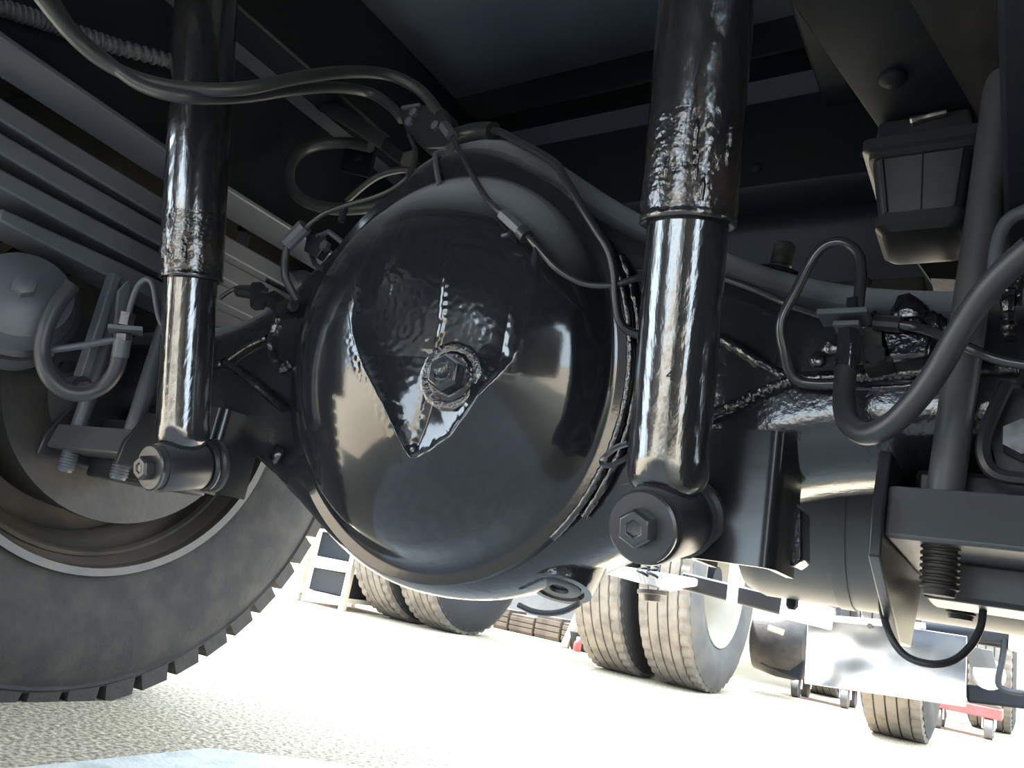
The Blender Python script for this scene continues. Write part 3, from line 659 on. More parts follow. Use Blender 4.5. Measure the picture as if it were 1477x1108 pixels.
cpts = [Vector(q) for q in [(-0.4600, -0.4467, 0.3293), (-0.4600, -0.3986, 0.3483), (-0.4600, -0.3606, 0.3611), (-0.4600, -0.3030, 0.3819), (-0.4500, -0.2259, 0.4121)]]
dense = []
for i in range(len(cpts) - 1):
    for k in range(30): dense.append(cpts[i].lerp(cpts[i + 1], k / 30))
o_ = obj('corrugated_conduit', G().tube(dense, [0.0085, 0.0085, 0.011, 0.011] * (len(dense) // 4), 12, 1, smooth=False), HAZE_GREY, angle=25)
tag(o_, 'ribbed grey conduit running along the left frame rail under the hoses', 'conduit')
t = thing('junction_block', (-0.1206, -0.0600, 0.3213), 'black brake line junction block above the domed cover', 'junction block')
obj('block', G().prism([(-0.1415, -0.1000, 0.3555), (-0.1281, -0.1000, 0.3576), (-0.1027, -0.1000, 0.3570), (-0.0615, -0.1000, 0.3429), (-0.0416, -0.1000, 0.3144), (-0.0396, -0.1000, 0.2819), (-0.0770, -0.1000, 0.2869), (-0.1144, -0.1000, 0.3175)], (0, 0.03, 0)), SATIN, t, bevel=0.003)
obj('block_edge', G().bar((-0.1294, -0.1030, 0.3548), (-0.0990, -0.1030, 0.3521), 0.004, 0.004), HAZE_GREY, t)
for q in [(-0.1070, -0.1000, 0.3439), (-0.1116, -0.1000, 0.3319), (-0.0654, -0.1000, 0.3164)]:
    obj('block_bolt', G().lathe([(0.006, 0), (0.006, 0.005)], q, (0, -1, 0), 6), HAZE_GREY, t)
obj('pipe_nut', G().tube([(-0.0493, -0.1040, 0.3115), (-0.0296, -0.1080, 0.2908)], 0.0075, 6), HAZE_GREY, t)
obj('elbow', G().tube([(-0.0380, -0.0950, 0.2980), (-0.0211, -0.0950, 0.3004), (0.0009, -0.0970, 0.2984), (0.0256, -0.1020, 0.2902)], 0.011, 12), SATIN, t)
hose('brake_pipe', [(-0.1065, -0.1020, 0.3116), (-0.0850, -0.1080, 0.2843), (-0.0765, -0.1120, 0.2613), (-0.0753, -0.1200, 0.2350), (-0.0967, -0.1200, 0.2226), (-0.1192, -0.1250, 0.2129), (-0.1468, -0.1300, 0.2064), (-0.1796, -0.1350, 0.1958), (-0.1959, -0.1400, 0.1810), (-0.2053, -0.1400, 0.1727)], 0.0030, 'thin pipe curving from junction block down to the left connector', 'pipe', PIPE)
hose('brake_pipe', [(-0.0299, -0.1080, 0.2917), (0.0135, -0.1350, 0.2447), (0.0507, -0.1520, 0.2027), (0.0796, -0.1600, 0.1697), (0.0973, -0.1630, 0.1526), (0.1110, -0.1640, 0.1413), (0.1379, -0.1620, 0.1201), (0.1538, -0.1580, 0.1049), (0.1711, -0.1500, 0.0876), (0.1866, -0.1420, 0.0785), (0.2014, -0.1350, 0.0745), (0.2220, -0.1280, 0.0762), (0.2439, -0.1200, 0.0857), (0.2737, -0.1000, 0.0981), (0.3074, -0.0950, 0.0918), (0.3376, -0.0920, 0.0801), (0.3668, -0.0900, 0.0654), (0.3991, -0.1100, 0.0454)], 0.0031, 'thin pipe crossing the domed cover and running behind the right shock', 'pipe', PIPE)
t = thing('pipe_connector', (0.1251, -0.1630, 0.1283), 'grey hexagonal pipe connector resting on the cover', 'connector')
obj('connector_body', G().tube([(0.1118, -0.1650, 0.1406), (0.1370, -0.1630, 0.1197)], 0.0062, 6, smooth=False), HAZE_GREY, t)
obj('connector_collar', G().tube([(0.1359, -0.1630, 0.1213), (0.1429, -0.1620, 0.1146)], 0.0072, 12, smooth=False), SATIN, t)
hose('cover_pipe', [(-0.0027, -0.0950, 0.2995), (0.0361, -0.1050, 0.2861), (0.0708, -0.1150, 0.2614), (0.1132, -0.1250, 0.2313), (0.1401, -0.1320, 0.2095), (0.1569, -0.1380, 0.1878), (0.1845, -0.1420, 0.1504), (0.2038, -0.1400, 0.1242), (0.2160, -0.1360, 0.1063), (0.2220, -0.1300, 0.0861), (0.2240, -0.1240, 0.0651), (0.2274, -0.1180, 0.0474), (0.2332, -0.1130, 0.0393), (0.2442, -0.1080, 0.0356)], 0.0042, 'thicker black pipe bending along the upper right rim of the cover', 'pipe', SATIN)
hose('rubber_hose', [(-0.3607, 0.0600, 0.4454), (-0.4098, 0.0500, 0.4561), (-0.4521, 0.0300, 0.4472), (-0.4714, 0.0100, 0.4210), (-0.4614, -0.0050, 0.3804), (-0.4294, -0.0150, 0.3382), (-0.3800, -0.0200, 0.3042), (-0.3192, -0.0150, 0.2861), (-0.2528, -0.0100, 0.2823), (-0.2048, -0.0000, 0.2912), (-0.1733, 0.0100, 0.3088)], 0.0092, 'dark looped rubber hose left behind the top of the cover', 'hose')
hose('rubber_hose', [(-0.3119, 0.0000, 0.3060), (-0.2831, 0.0000, 0.3273), (-0.2527, 0.0000, 0.3409), (-0.2237, 0.0100, 0.3502), (-0.2055, 0.0200, 0.3498)], 0.005, 'short dark hose arching just above the cover top', 'hose')
t = thing('air_pipe', (-0.2450, 0.0200, 0.3949), 'thick dark air pipe with fitting slanting behind the two long hoses', 'pipe')
obj('pipe', G().tube([(-0.6602, 0.0400, 0.6600), (-0.5286, 0.0300, 0.5651), (-0.3881, 0.0200, 0.4790), (-0.2680, 0.0200, 0.4027)], 0.0125, 14), HOSE, t)
obj('fitting', G().tube([(-0.2732, 0.0200, 0.4061), (-0.2255, 0.0200, 0.3738)], 0.0155, 6, smooth=False), DARK, t, bevel=0.001)
t = thing('mounting_plate', (-0.3991, 0.0800, 0.4084), 'small dark square plate hanging inside the looped hose', 'plate')
obj('plate', G().prism([(-0.4497, 0.0800, 0.4733), (-0.3756, 0.0800, 0.4649), (-0.3725, 0.0800, 0.4042), (-0.4486, 0.0800, 0.4297)], (0, 0.008, 0)), DARK, t, bevel=0.001)
obj('stud', G().lathe([(0.01, 0), (0.009, 0.008), (0.002, 0.009)], (-0.4028, 0.0780, 0.4461), (0, -1, 0), 12), DARK, t)
# left connector at the dome edge
t = thing('hose_connector', (-0.2243, -0.1300, 0.1677), 'grey line connector with bracket at the left edge of the cover', 'connector')
obj('connector_body', G().tube([(-0.2048, -0.1400, 0.1783), (-0.2294, -0.1400, 0.1565)], 0.010, 10, smooth=False), HAZE_GREY, t)
obj('clamp', G().prism([(-0.2235, -0.1200, 0.1775), (-0.2018, -0.1200, 0.1799), (-0.1848, -0.1200, 0.1592), (-0.1942, -0.1200, 0.1442), (-0.2209, -0.1200, 0.1561)], (0, 0.012, 0)), SATIN, t, bevel=0.001)
obj('bracket_leg', G().tube([(-0.2058, -0.1180, 0.1747), (-0.1905, -0.1150, 0.1822), (-0.1619, -0.1100, 0.1647)], 0.0035, 6, 3, smooth=False), HAZE_GREY, t)
obj('bracket_leg', G().tube([(-0.1932, -0.1180, 0.1564), (-0.2109, -0.1150, 0.1520), (-0.2046, -0.1100, 0.1406), (-0.1867, -0.1100, 0.1316)], 0.0035, 6, 3, smooth=False), SATIN, t)
obj('clamp_bolt', G().lathe([(0.007, 0), (0.007, 0.007)], (-0.1816, -0.1180, 0.1580), (0, -1, 0), 6), STEEL, t)
obj('tube_nut', G().tube([(-0.1907, -0.1000, 0.2036), (-0.1910, -0.1000, 0.2233)], 0.0045, 8), SATIN, t)
hose('brake_hose', [(-0.2308, -0.1380, 0.1576), (-0.2316, -0.1350, 0.1375), (-0.2279, -0.1300, 0.1162), (-0.2243, -0.1200, 0.1038), (-0.2220, -0.1100, 0.0950)], 0.0048, 'short black hose dropping from the left connector', 'hose')
# fittings on the left arm of the axle
t = thing('tee_fitting', (-0.2462, -0.1200, 0.0939), 'black tee fitting with nuts on the left arm of the axle', 'fitting')
obj('tee_body', G().tube([(-0.3269, -0.1200, 0.1084), (-0.2862, -0.1200, 0.1010), (-0.2473, -0.1150, 0.0886), (-0.2231, -0.1100, 0.0876)], 0.008, 10), SATIN, t)
obj('tee_nut', G().tube([(-0.2896, -0.1220, 0.1119), (-0.2753, -0.1220, 0.0834)], 0.010, 6, smooth=False), SATIN, t)
obj('tee_nut', G().tube([(-0.2561, -0.1200, 0.0926), (-0.2280, -0.1200, 0.0800)], 0.012, 6, smooth=False), ROUGHGLOSS, t)
obj('strap', G().tube([(-0.2582, -0.1000, 0.0653), (-0.2578, -0.1000, 0.0373), (-0.2366, -0.0950, 0.0113), (-0.2255, -0.0900, 0.0176)], 0.007, 8, 6, jit=.2), ROUGHGLOSS, t)
hose('brake_pipe', [(-0.4094, -0.0900, 0.1163), (-0.3881, -0.0900, 0.1276), (-0.3636, -0.0900, 0.1302), (-0.2989, -0.1000, 0.1174)], 0.003, 'short thin pipe arching right of the left shock absorber', 'pipe', PIPE)
t = thing('stay_rod', (-0.6017, 0.0500, 0.2269), 'short grey rod standing behind the left shock absorber', 'rod')
obj('rod', G().tube([(-0.6297, 0.0600, 0.3172), (-0.6241, 0.0600, 0.2358)], 0.011, 14, smooth=False), HAZE_GREY, t)
obj('rod_collar', G().tube([(-0.6313, 0.0600, 0.3256), (-0.6333, 0.0600, 0.3396)], 0.013, 14, smooth=False), DARK, t)
# left wheel brake hose
hose('brake_hose', [(-0.4700, -0.2536, 0.0658), (-0.4700, -0.2628, 0.0355), (-0.4700, -0.2655, 0.0023), (-0.4700, -0.2598, -0.0273), (-0.4600, -0.2490, -0.0522), (-0.4500, -0.2311, -0.0649), (-0.4400, -0.2125, -0.0633), (-0.4300, -0.1977, -0.0485), (-0.4200, -0.1940, -0.0271), (-0.4150, -0.1977, -0.0054), (-0.4100, -0.2030, 0.0129)], 0.0098, 'looped black brake hose between the left tyre and shock absorber', 'hose', HOSE)
t = thing('hose_fitting', (-0.4100, -0.1989, 0.0033), 'grey crimped hose fitting and clamp plate left of the shock absorber', 'fitting')
obj('ferrule', G().tube([(-0.4130, -0.1973, -0.0099), (-0.4100, -0.2024, 0.0112)], 0.0105, 12, smooth=False), HAZE_GREY, t)
obj('hex_nut', G().tube([(-0.4100, -0.2019, 0.0096), (-0.4100, -0.2038, 0.0181)], 0.011, 6, smooth=False), STEEL, t)
obj('clamp_plate', G().bar((-0.4100, -0.2239, 0.0176), (-0.3900, -0.1921, 0.0258), 0.03, 0.005), HAZE_GREY, t)
obj('upper_nut', G().tube([(-0.4100, -0.2054, 0.0286), (-0.4100, -0.2070, 0.0448)], 0.010, 6, smooth=False), STEEL, t)
obj('bracket_arm', G().prism([(-0.4300, -0.2157, 0.0725), (-0.4300, -0.2082, 0.0904), (-0.4300, -0.1950, 0.0623), (-0.4300, -0.1899, 0.0355), (-0.4300, -0.2051, 0.0295)], (-0.006, 0, 0)), HAZE_GREY, t)
hose('brake_pipe', [(-0.4100, -0.2048, 0.0382), (-0.4100, -0.2067, 0.0610), (-0.4000, -0.2099, 0.0808), (-0.3900, -0.2076, 0.0897), (-0.3800, -0.2029, 0.0826), (-0.3700, -0.1965, 0.0585), (-0.3600, -0.1918, 0.0396), (-0.3500, -0.1861, 0.0287)], 0.0038, 'thin arched pipe looping left of the left shock absorber', 'pipe', HAZE_GREY)
t = thing('tie_rod', (-0.4700, -0.2506, -0.0194), 'thin haze-grey tie rod reaching left from the hose clamp', 'rod')
obj('rod', G().tube([(-0.4800, -0.2558, -0.0221), (-0.4500, -0.2340, -0.0090), (-0.4200, -0.2017, 0.0127)], 0.0045, 8, 3), HAZE_GREY, t)
obj('rod_end', G().lathe([(0.010, -0.006), (0.011, 0), (0.010, 0.006)], (-0.4800, -0.2543, -0.0215), (1, 0, 0), 14), HAZE_GREY, t)
# brake chamber at the far left
bcp = Vector((-0.5600, -0.2670, 0.0384))
t = thing('brake_chamber', bcp, 'haze-grey round brake chamber canister at the left picture edge', 'brake chamber')
axd = Vector((0.80, -0.35, 0.2)).normalized()
obj('canister', G().lathe([(0.03, -0.12), (0.055, -0.10), (0.062, -0.06), (0.064, 0.0), (0.058, 0.035), (0.03, 0.05), (0.012, 0.052)], bcp, axd, 36), HAZE_GREY, t)
obj('clamp_band', G().torus([(0.063, -0.022), (0.071, -0.018), (0.071, -0.004), (0.063, 0.0)], bcp, axd, 36), SATIN, t)
obj('port_boss', G().lathe([(0.014, 0), (0.014, 0.016), (0.008, 0.018)], bcp + axd * 0.05, axd, 6), HAZE_GREY, t)
t = thing('slack_adjuster', (-0.4700, -0.1631, -0.0785), 'haze-grey slanted slack adjuster arm above the left clamp plate', 'lever')
obj('arm', G().bar((-0.4900, -0.1990, 0.1080), (-0.4900, -0.1967, -0.0516), 0.02, 0.012, (0, 1, 0)), HAZE_GREY, t, bevel=0.002)
obj('clevis', G().lathe([(0.014, -0.012), (0.014, 0.012)], (-0.4900, -0.1972, -0.0499), (1, 0, 0), 14), SATIN, t)
obj('pin', G().lathe([(0.007, -0.02), (0.007, 0.02)], (-0.4900, -0.1972, -0.0499), (1, 0, 0), 10), STEEL, t)

# right brake line cluster
hose('brake_pipe', [(0.4231, -0.1150, 0.0451), (0.4235, -0.1150, 0.0632), (0.4235, -0.1150, 0.0804), (0.4196, -0.1150, 0.0959), (0.4085, -0.1150, 0.1053), (0.3958, -0.1150, 0.1036), (0.3847, -0.1120, 0.0910), (0.3754, -0.1100, 0.0684), (0.3670, -0.1080, 0.0488), (0.3653, -0.1050, 0.0351), (0.3687, -0.1000, 0.0204), (0.3710, -0.0920, 0.0091), (0.3767, -0.0860, 0.0012), (0.3922, -0.0840, -0.0009), (0.4101, -0.0840, -0.0001)], 0.0043, 'bent black brake pipe forming a tall arch right of the shock', 'pipe', PIPE)
t = thing('pipe_bracket', (0.4165, -0.1200, 0.0333), 'black two plate bracket holding the right brake hose end', 'bracket')
obj('upper_plate', G().bar((0.3967, -0.1150, 0.0423), (0.4323, -0.1150, 0.0425), 0.028, 0.0045), HAZE_GREY, t, bevel=0.001)
obj('lower_plate', G().bar((0.4083, -0.1150, 0.0333), (0.4267, -0.1150, 0.0332), 0.024, 0.004), HAZE_GREY, t, bevel=0.001)
obj('upper_nut', G().tube([(0.4207, -0.1150, 0.0463), (0.4200, -0.1150, 0.0565)], 0.0062, 6, smooth=False), GLOSS, t)
obj('hose_nut', G().tube([(0.4176, -0.1150, 0.0330), (0.4180, -0.1150, 0.0186)], 0.0085, 6, smooth=False), GLOSS, t)
obj('hose_ferrule', G().tube([(0.4180, -0.1150, 0.0197), (0.4183, -0.1150, 0.0076), (0.4179, -0.1150, -0.0022)], 0.0078, 14), GLOSS, t)
obj('ferrule_ring', G().tube([(0.4180, -0.1150, 0.0120), (0.4182, -0.1150, 0.0087)], 0.0092, 14, smooth=False), GLOSS, t)
obj('bracket_leg', G().prism([(0.4202, -0.1000, 0.0383), (0.4392, -0.1000, 0.0449), (0.4478, -0.1000, 0.0127), (0.4269, -0.1000, 0.0074)], (0, 0.035, 0)), RUST, t, bevel=0.002)
hose('brake_hose', [(0.4177, -0.1150, 0.0011), (0.4183, -0.1180, -0.0150), (0.4205, -0.1240, -0.0326), (0.4273, -0.1320, -0.0474), (0.4396, -0.1400, -0.0545), (0.4546, -0.1500, -0.0499), (0.4686, -0.1600, -0.0373), (0.4806, -0.1700, -0.0218), (0.4927, -0.1800, -0.0003), (0.5054, -0.1900, 0.0202), (0.5178, -0.2000, 0.0329), (0.5312, -0.2100, 0.0424)], 0.0078, 'thick black brake hose in a deep U in front of the right axle tube', 'hose', HOSE, seg=16)
t = thing('valve_block', (0.4446, -0.0800, 0.0311), 'rusty black valve block with bolts on the right axle tube', 'valve')
obj('valve_body', G().prism([(0.4328, -0.1000, 0.0475), (0.4645, -0.1000, 0.0494), (0.4718, -0.1000, 0.0339), (0.4703, -0.1000, 0.0151), (0.4362, -0.1000, 0.0117)], (0, 0.035, 0)), ROUGHGLOSS, t, bevel=0.004)
obj('valve_bolt', G().lathe([(0.008, 0), (0.008, 0.008)], (0.4355, -0.1000, 0.0155), (0, -1, 0), 6), GLOSS, t)
obj('valve_nozzle', G().tube([(0.4339, -0.1050, 0.0414), (0.4521, -0.1080, 0.0379)], 0.006, 10), SATIN, t)
hose('brake_pipe', [(0.4512, -0.1080, 0.0379), (0.4660, -0.1100, 0.0334), (0.4823, -0.1350, 0.0169), (0.4981, -0.1400, 0.0062), (0.5137, -0.1400, -0.0017), (0.5322, -0.1400, -0.0060)], 0.0036, 'thin pipe running right from the valve block past the u bolt', 'pipe', PIPE)
hose('breather_hose', [(0.5315, -0.1400, 0.1056), (0.5207, -0.1400, 0.1007), (0.5146, -0.1400, 0.0921), (0.5116, -0.1400, 0.0769), (0.5104, -0.1400, 0.0592), (0.5103, -0.1400, 0.0416)], 0.0046, 'grey thin hose curling down at the right picture edge', 'hose', HAZE_GREY)
hose('sensor_cable', [(0.4393, -0.0200, -0.1198), (0.4402, -0.0400, -0.1431), (0.4420, -0.0500, -0.1615), (0.4492, -0.0600, -0.1804), (0.4595, -0.0600, -0.1927), (0.4747, -0.0600, -0.1957), (0.4885, -0.0500, -0.1904), (0.4976, -0.0300, -0.1781), (0.5025, -0.0100, -0.1632), (0.5036, 0.0000, -0.1498)], 0.0027, 'thin black cable loop hanging below the right clamp plate', 'cable', HOSE)

# ------------------------------------------------------------------ air tank and under run bar behind the axle
t = thing('air_tank', (0.33, 0.29, -0.16), 'grey cylindrical air tank behind the right axle tube', 'tank')
tc_ = Vector((0.0, 0.29, -0.045))
obj('tank_shell', G().lathe([(0.02, 0.232), (0.07, 0.236), (0.098, 0.25), (0.105, 0.27), (0.105, 0.80), (0.098, 0.83), (0.07, 0.852), (0.02, 0.858)], tc_, (1, 0, 0), 48), TANK, t)
obj('tank_strap', G().torus([(0.1053, 0.355), (0.1065, 0.355), (0.1065, 0.37), (0.1053, 0.37)], tc_, (1, 0, 0), 48), TANK, t)
obj('drain_cock', G().lathe([(0.007, 0), (0.007, 0.008), (0.004, 0.012)], tc_ + Vector((0.30, 0, -0.104)), (0, 0, -1), 8), DARK, t)
t = thing('stabiliser_bar', (-0.0576, 0.9500, -0.1202), 'silver and black bar crossing below the axle in front of the dual wheels', 'bar')
obj('bar', G().bar((-0.0632, 0.9000, -0.1161), (0.2009, 0.9000, -0.1391), 0.03, 0.035), SATIN, t, bevel=0.004)
obj('silver_plate', G().prism([(-0.2313, 0.8600, -0.1276), (-0.1817, 0.8600, -0.1073), (-0.0260, 0.8600, -0.1094), (-0.0257, 0.8600, -0.1231), (-0.0903, 0.8600, -0.1413)], (0, 0.05, 0)), SILVER, t, bevel=0.003)
obj('silver_end', G().bar((0.1454, 0.8800, -0.1370), (0.2358, 0.8800, -0.1433), 0.03, 0.04), SILVER, t, bevel=0.003)
obj('hanger_strap', G().bar((0.0511, 0.8700, -0.0505), (0.0518, 0.8700, -0.1480), 0.02, 0.01, (0, 1, 0)), SILVER, t, bevel=0.002)
obj('rusty_nut', G().lathe([(0.032, 0), (0.032, 0.008), (0.018, 0.010), (0.016, 0.022)], (-0.1191, 0.8800, -0.1466), (0.1, 0, -1), 12), RUST, t)
t = thing('hook_spring', (-0.1214, 0.8600, -0.1061), 'small black coil spring hook hanging above the silver bar', 'spring')
for px_ in (929, 943):
    obj('coil', G().tube([Vector((-0.1265, 0.8600, -0.0924)) + Vector((0.012 * math.cos(a_ * 1.3) + (px_ - 936) * 0.0016, 0.012 * math.sin(a_ * 1.3), 0.012 - a_ * 0.004)) for a_ in range(0, 12)], 0.003, 6, 3), DARK, t)

# ------------------------------------------------------------------ background trucks
def bg_wheel(truck, x_out, width, y, R, label, treadm=TREAD, sidem=SIDEW, rimm=RIMW, dish=True, z=None):
    cz = GZ + R if z is None else z
    h = width / 2; o_ = (x_out - h, y, cz)
    rb = R * 0.575
    def md(j, k): return 1
    prof = []
    nr = 5
    for k in range(nr):
        a = -h * 0.86 + 2 * h * 0.86 * k / nr; b = -h * 0.86 + 2 * h * 0.86 * (k + 1) / nr; g_ = h * 0.03
        prof += [(R - 0.012, a + g_ * 0.2), (R, a + g_), (R, b - g_), (R - 0.012, b - g_ * 0.2)]
    def notch(j, k):
        return 1 - (0.018 if (k % 3 == 0 and (j < 3 or j > 4 * nr - 4)) else 0)
    t = obj('wheel', G().lathe([(R - 0.03, -h * 0.93)] + prof + [(R - 0.03, h * 0.93)], o_, (1, 0, 0), 150, mod=lambda j, k: notch(j - 1, k), caps=False), treadm, truck, angle=30); t['label'] = label
    obj('sidewall', G().torus([(R - 0.02, h * 0.90), (R - 0.05, h * 0.985), (R * 0.82, h * 1.04), (R * 0.70, h * 1.0), (rb + 0.01, h * 0.86), (rb - 0.005, h * 0.80), (rb - 0.005, -h * 0.8), (rb + 0.01, -h * 0.86), (R * 0.82, -h * 1.04), (R - 0.05, -h * 0.985), (R - 0.02, -h * 0.90)], o_, (1, 0, 0), 72), sidem, t, angle=50)
    if dish:
        obj('rim', G().torus([(rb + 0.008, h * 0.90), (rb + 0.008, h * 0.86), (rb - 0.02, h * 0.78), (rb - 0.03, h * 0.2), (rb - 0.05, -h * 0.2), (rb - 0.06, -h * 0.9), (rb - 0.052, -h * 0.9), (rb - 0.04, -h * 0.2), (rb - 0.015, h * 0.3), (rb - 0.005, h * 0.7)], o_, (1, 0, 0), 64), rimm, t, angle=45)
        obj('wheel_disc', G().torus([(rb - 0.055, -h * 0.75), (rb * 0.80, -h * 0.95), (rb * 0.62, -h * 0.65), (rb * 0.40, -h * 0.60), (rb * 0.40, -h * 0.72), (rb * 0.62, -h * 0.78), (rb * 0.80, -h * 1.08), (rb - 0.055, -h * 0.85)], o_, (1, 0, 0), 64), rimm, t)
        for k in range(8):
            a = 2 * math.pi * k / 8 + 0.2
            c = Vector(o_) + Vector((-h * 0.84, rb * 0.80 * math.cos(a), rb * 0.80 * math.sin(a)))
            obj('hand_hole', G().lathe([(0.026, 0), (0.028, 0.004), (0.02, 0.0042)], c, (1, 0, 0), 16), BLKR, t)
        obj('hub', G().lathe([(rb * 0.40, -h * 0.7), (rb * 0.36, -h * 0.2), (rb * 0.30, 0.0), (0.02, h * 0.05)], o_, (1, 0, 0), 32), RUST, t)
        for k in range(10):
            a = 2 * math.pi * k / 10
            obj('wheel_nut', G().lathe([(0.017, 0), (0.017, 0.03)], Vector(o_) + Vector((-h * 0.64, rb * 0.52 * math.cos(a), rb * 0.52 * math.sin(a))), (1, 0, 0), 6), RUST, t)
    else:
        obj('inner_disc', G().lathe([(rb, h * 0.75), (rb * 0.9, h * 0.5), (rb * 0.5, h * 0.4), (0.02, h * 0.4)], o_, (1, 0, 0), 40), BLKR, t)
    return t
YB = 3.08
# parked truck chassis over the dual wheels
pt = t = thing('parked_truck', (-1.5, 4, 0.4), 'parked truck with dual wheels and cream rim beyond the axle', 'truck')
obj('body_floor', G().box((-1.52, 7.0, 0.82), (2.3, 4.6, 0.08)), DARK, t)
for x in (-1.95, -1.1): obj('chassis_rail', G().box((x, 5.8, 0.55), (0.08, 5.4, 0.22)), DARK, t, bevel=0.005)
obj('axle_beam', G().tube([(-2.4, YB, 0.02), (-0.7, YB, 0.02)], 0.07, 16, smooth=False), DARK, t)
obj('axle_bulge', G().lathe([(0.05, -0.22), (0.14, -0.14), (0.19, 0), (0.14, 0.14), (0.05, 0.22)], (-1.52, YB, 0.04), (0, 1, 0), 24), DARK, t)
bg_wheel(pt, -0.64, 0.27, YB, 0.50, 'outer dual wheel with deep cream rim')
bg_wheel(pt, -0.97, 0.27, YB, 0.50, 'inner dual tyre tucked beside the cream rimmed wheel', dish=False, sidem=BLKR)
bg_wheel(pt, -2.07, 0.27, YB, 0.50, 'dark sided inner dual tyre', dish=False, sidem=BLKR)
bg_wheel(pt, -2.40, 0.27, YB, 0.50, 'tan treaded outer dual tyre', dish=False, sidem=BLKR)
# second dark vehicle to the right
t = thing('rusty_axle_unit', (-0.1, 3.9, -0.2), 'dark rusty axle and brake unit between the cream rimmed wheel and mud flap', 'axle')
obj('brake_body', G().lathe([(0.08, -0.16), (0.17, -0.13), (0.19, -0.02), (0.19, 0.08), (0.15, 0.14), (0.06, 0.17)], (-0.5730, 3.9000, -0.1987), (1, 0, 0), 28), RUST, t)
obj('axle_tube', G().tube([(-0.7238, 3.9000, -0.1323), (-0.3177, 3.9000, -0.1401)], 0.07, 14, smooth=False), RUST, t)
obj('torque_arm', G().bar((-0.6439, 3.8000, -0.2893), (-0.4239, 3.8000, -0.3270), 0.05, 0.10), DARK, t, bevel=0.01)
obj('cream_bracket', G().bar((-0.5767, 3.6000, -0.1427), (-0.4978, 3.6000, -0.1565), 0.03, 0.03), WHITE, t, bevel=0.004)
bg_wheel(t, -0.44, 0.24, 5.1, 0.42, 'small distant tyre', dish=False, sidem=BLKR)
t = thing('dark_truck', (0.7, 3.4, -0.1), 'dark parked truck with shiny mud flap and tan tyre at lower right', 'truck')
obj('beam', G().bar((0.3282, 2.9000, -0.0225), (0.7091, 2.9000, -0.0277), 0.12, 0.10), DARK, t, bevel=0.01)
obj('lower_beam', G().bar((0.3432, 3.2000, -0.2654), (0.7227, 3.2000, -0.2277), 0.10, 0.07), DARK, t, bevel=0.01)
obj('hanger_loop', G().tube([(0.4842, 2.6000, -0.0124), (0.4736, 2.6000, -0.1189), (0.4627, 2.6000, -0.2011), (0.4870, 2.6000, -0.2208), (0.5324, 2.6000, -0.2198)], 0.010, 8, 4), DARK, t)
obj('pale_box', G().bar((0.4909, 2.6000, -0.0578), (0.5800, 2.6000, -0.0616), 0.05, 0.06), WHITE, t, bevel=0.006)
obj('lamp_cup', G().lathe([(0.05, 0.02), (0.06, 0), (0.05, -0.03), (0.01, -0.04)], (0.4202, 3.0000, -0.1754), (0, -1, 0), 20), SILVER, t)
obj('bracket_plate', G().prism([(0.3354, 2.8000, -0.0906), (0.4397, 2.8000, -0.0906), (0.4537, 2.8000, -0.1539), (0.3709, 2.8000, -0.1635)], (0, 0.02, 0)), TANK, t, bevel=0.003)
fl = obj('mud_flap', G().prism([(-0.1509, 2.5000, -0.1009), (0.2342, 2.5000, -0.0701), (0.3718, 2.5000, -0.0685), (0.3735, 2.5000, -0.2984), (-0.1451, 2.5000, -0.3337)], (0, 0.008, 0)), STAINLESS, t, bevel=0.002); fl['label'] = 'shiny stainless mud flap'
obj('clamp_strip', G().bar((-0.1506, 2.4950, -0.0909), (0.2450, 2.4950, -0.0565), 0.012, 0.02), SILVER, fl)
for q in [(-0.1317, 2.4950, -0.1081), (0.0671, 2.4950, -0.0881), (0.1624, 2.4950, -0.0809)]:
    obj('flap_bolt', G().lathe([(0.010, 0), (0.010, 0.006)], q, (0, -1, 0), 8), RUST, fl)
obj('cross_tube', G().tube([(0.2229, 2.6200, -0.0579), (0.3762, 2.6200, -0.0473), (0.5407, 2.6200, -0.0244)], 0.035, 12), DARK, t)
bg_wheel(t, 0.235, 0.24, 3.10, 0.47, 'tan tyre standing under the shiny flap', dish=False, sidem=TYRE, treadm=TREAD)
bg_wheel(t, 0.50, 0.25, 5.3, 0.45, 'grey tyre half hidden behind the flap', dish=False, sidem=BLKR)

# red dollies
def dolly(x0, x1, y, label):
    t = thing('dolly', ((x0 + x1) / 2, y, GZ), label, 'dolly', 'red dollies on the ground')
    z = GZ + 0.13
    g = G(); g.box(((x0 + x1) / 2, y, z), (x1 - x0, 0.30, 0.055)); obj('platform', g, RED, t, bevel=0.006)
    obj('pad', G().box(((x0 + x1) / 2, y, z + 0.035), (x1 - x0 - 0.02, 0.28, 0.015)), BROWN, t, bevel=0.003)
    for x in (x0 + 0.06, x1 - 0.06):
        for yy in (y - 0.12, y + 0.12):
            c = obj('caster', G().lathe([(0.02, -0.022), (0.052, -0.018), (0.052, 0.018), (0.02, 0.022)], (x, yy, GZ + 0.052), (1, 0, 0), 20), SIDEW, t)
            gg = G(); gg.box((x - 0.027, yy, GZ + 0.08), (0.006, 0.03, 0.06)); gg.box((x + 0.027, yy, GZ + 0.08), (0.006, 0.03, 0.06)); gg.box((x, yy, GZ + 0.106), (0.06, 0.04, 0.006))
            obj('fork', gg, SILVER, c)
dolly(-0.60, -0.22, 4.3, 'red wheeled dolly left of the mud flap')
dolly(0.10, 0.45, 4.4, 'red wheeled dolly right of the tan tyre')

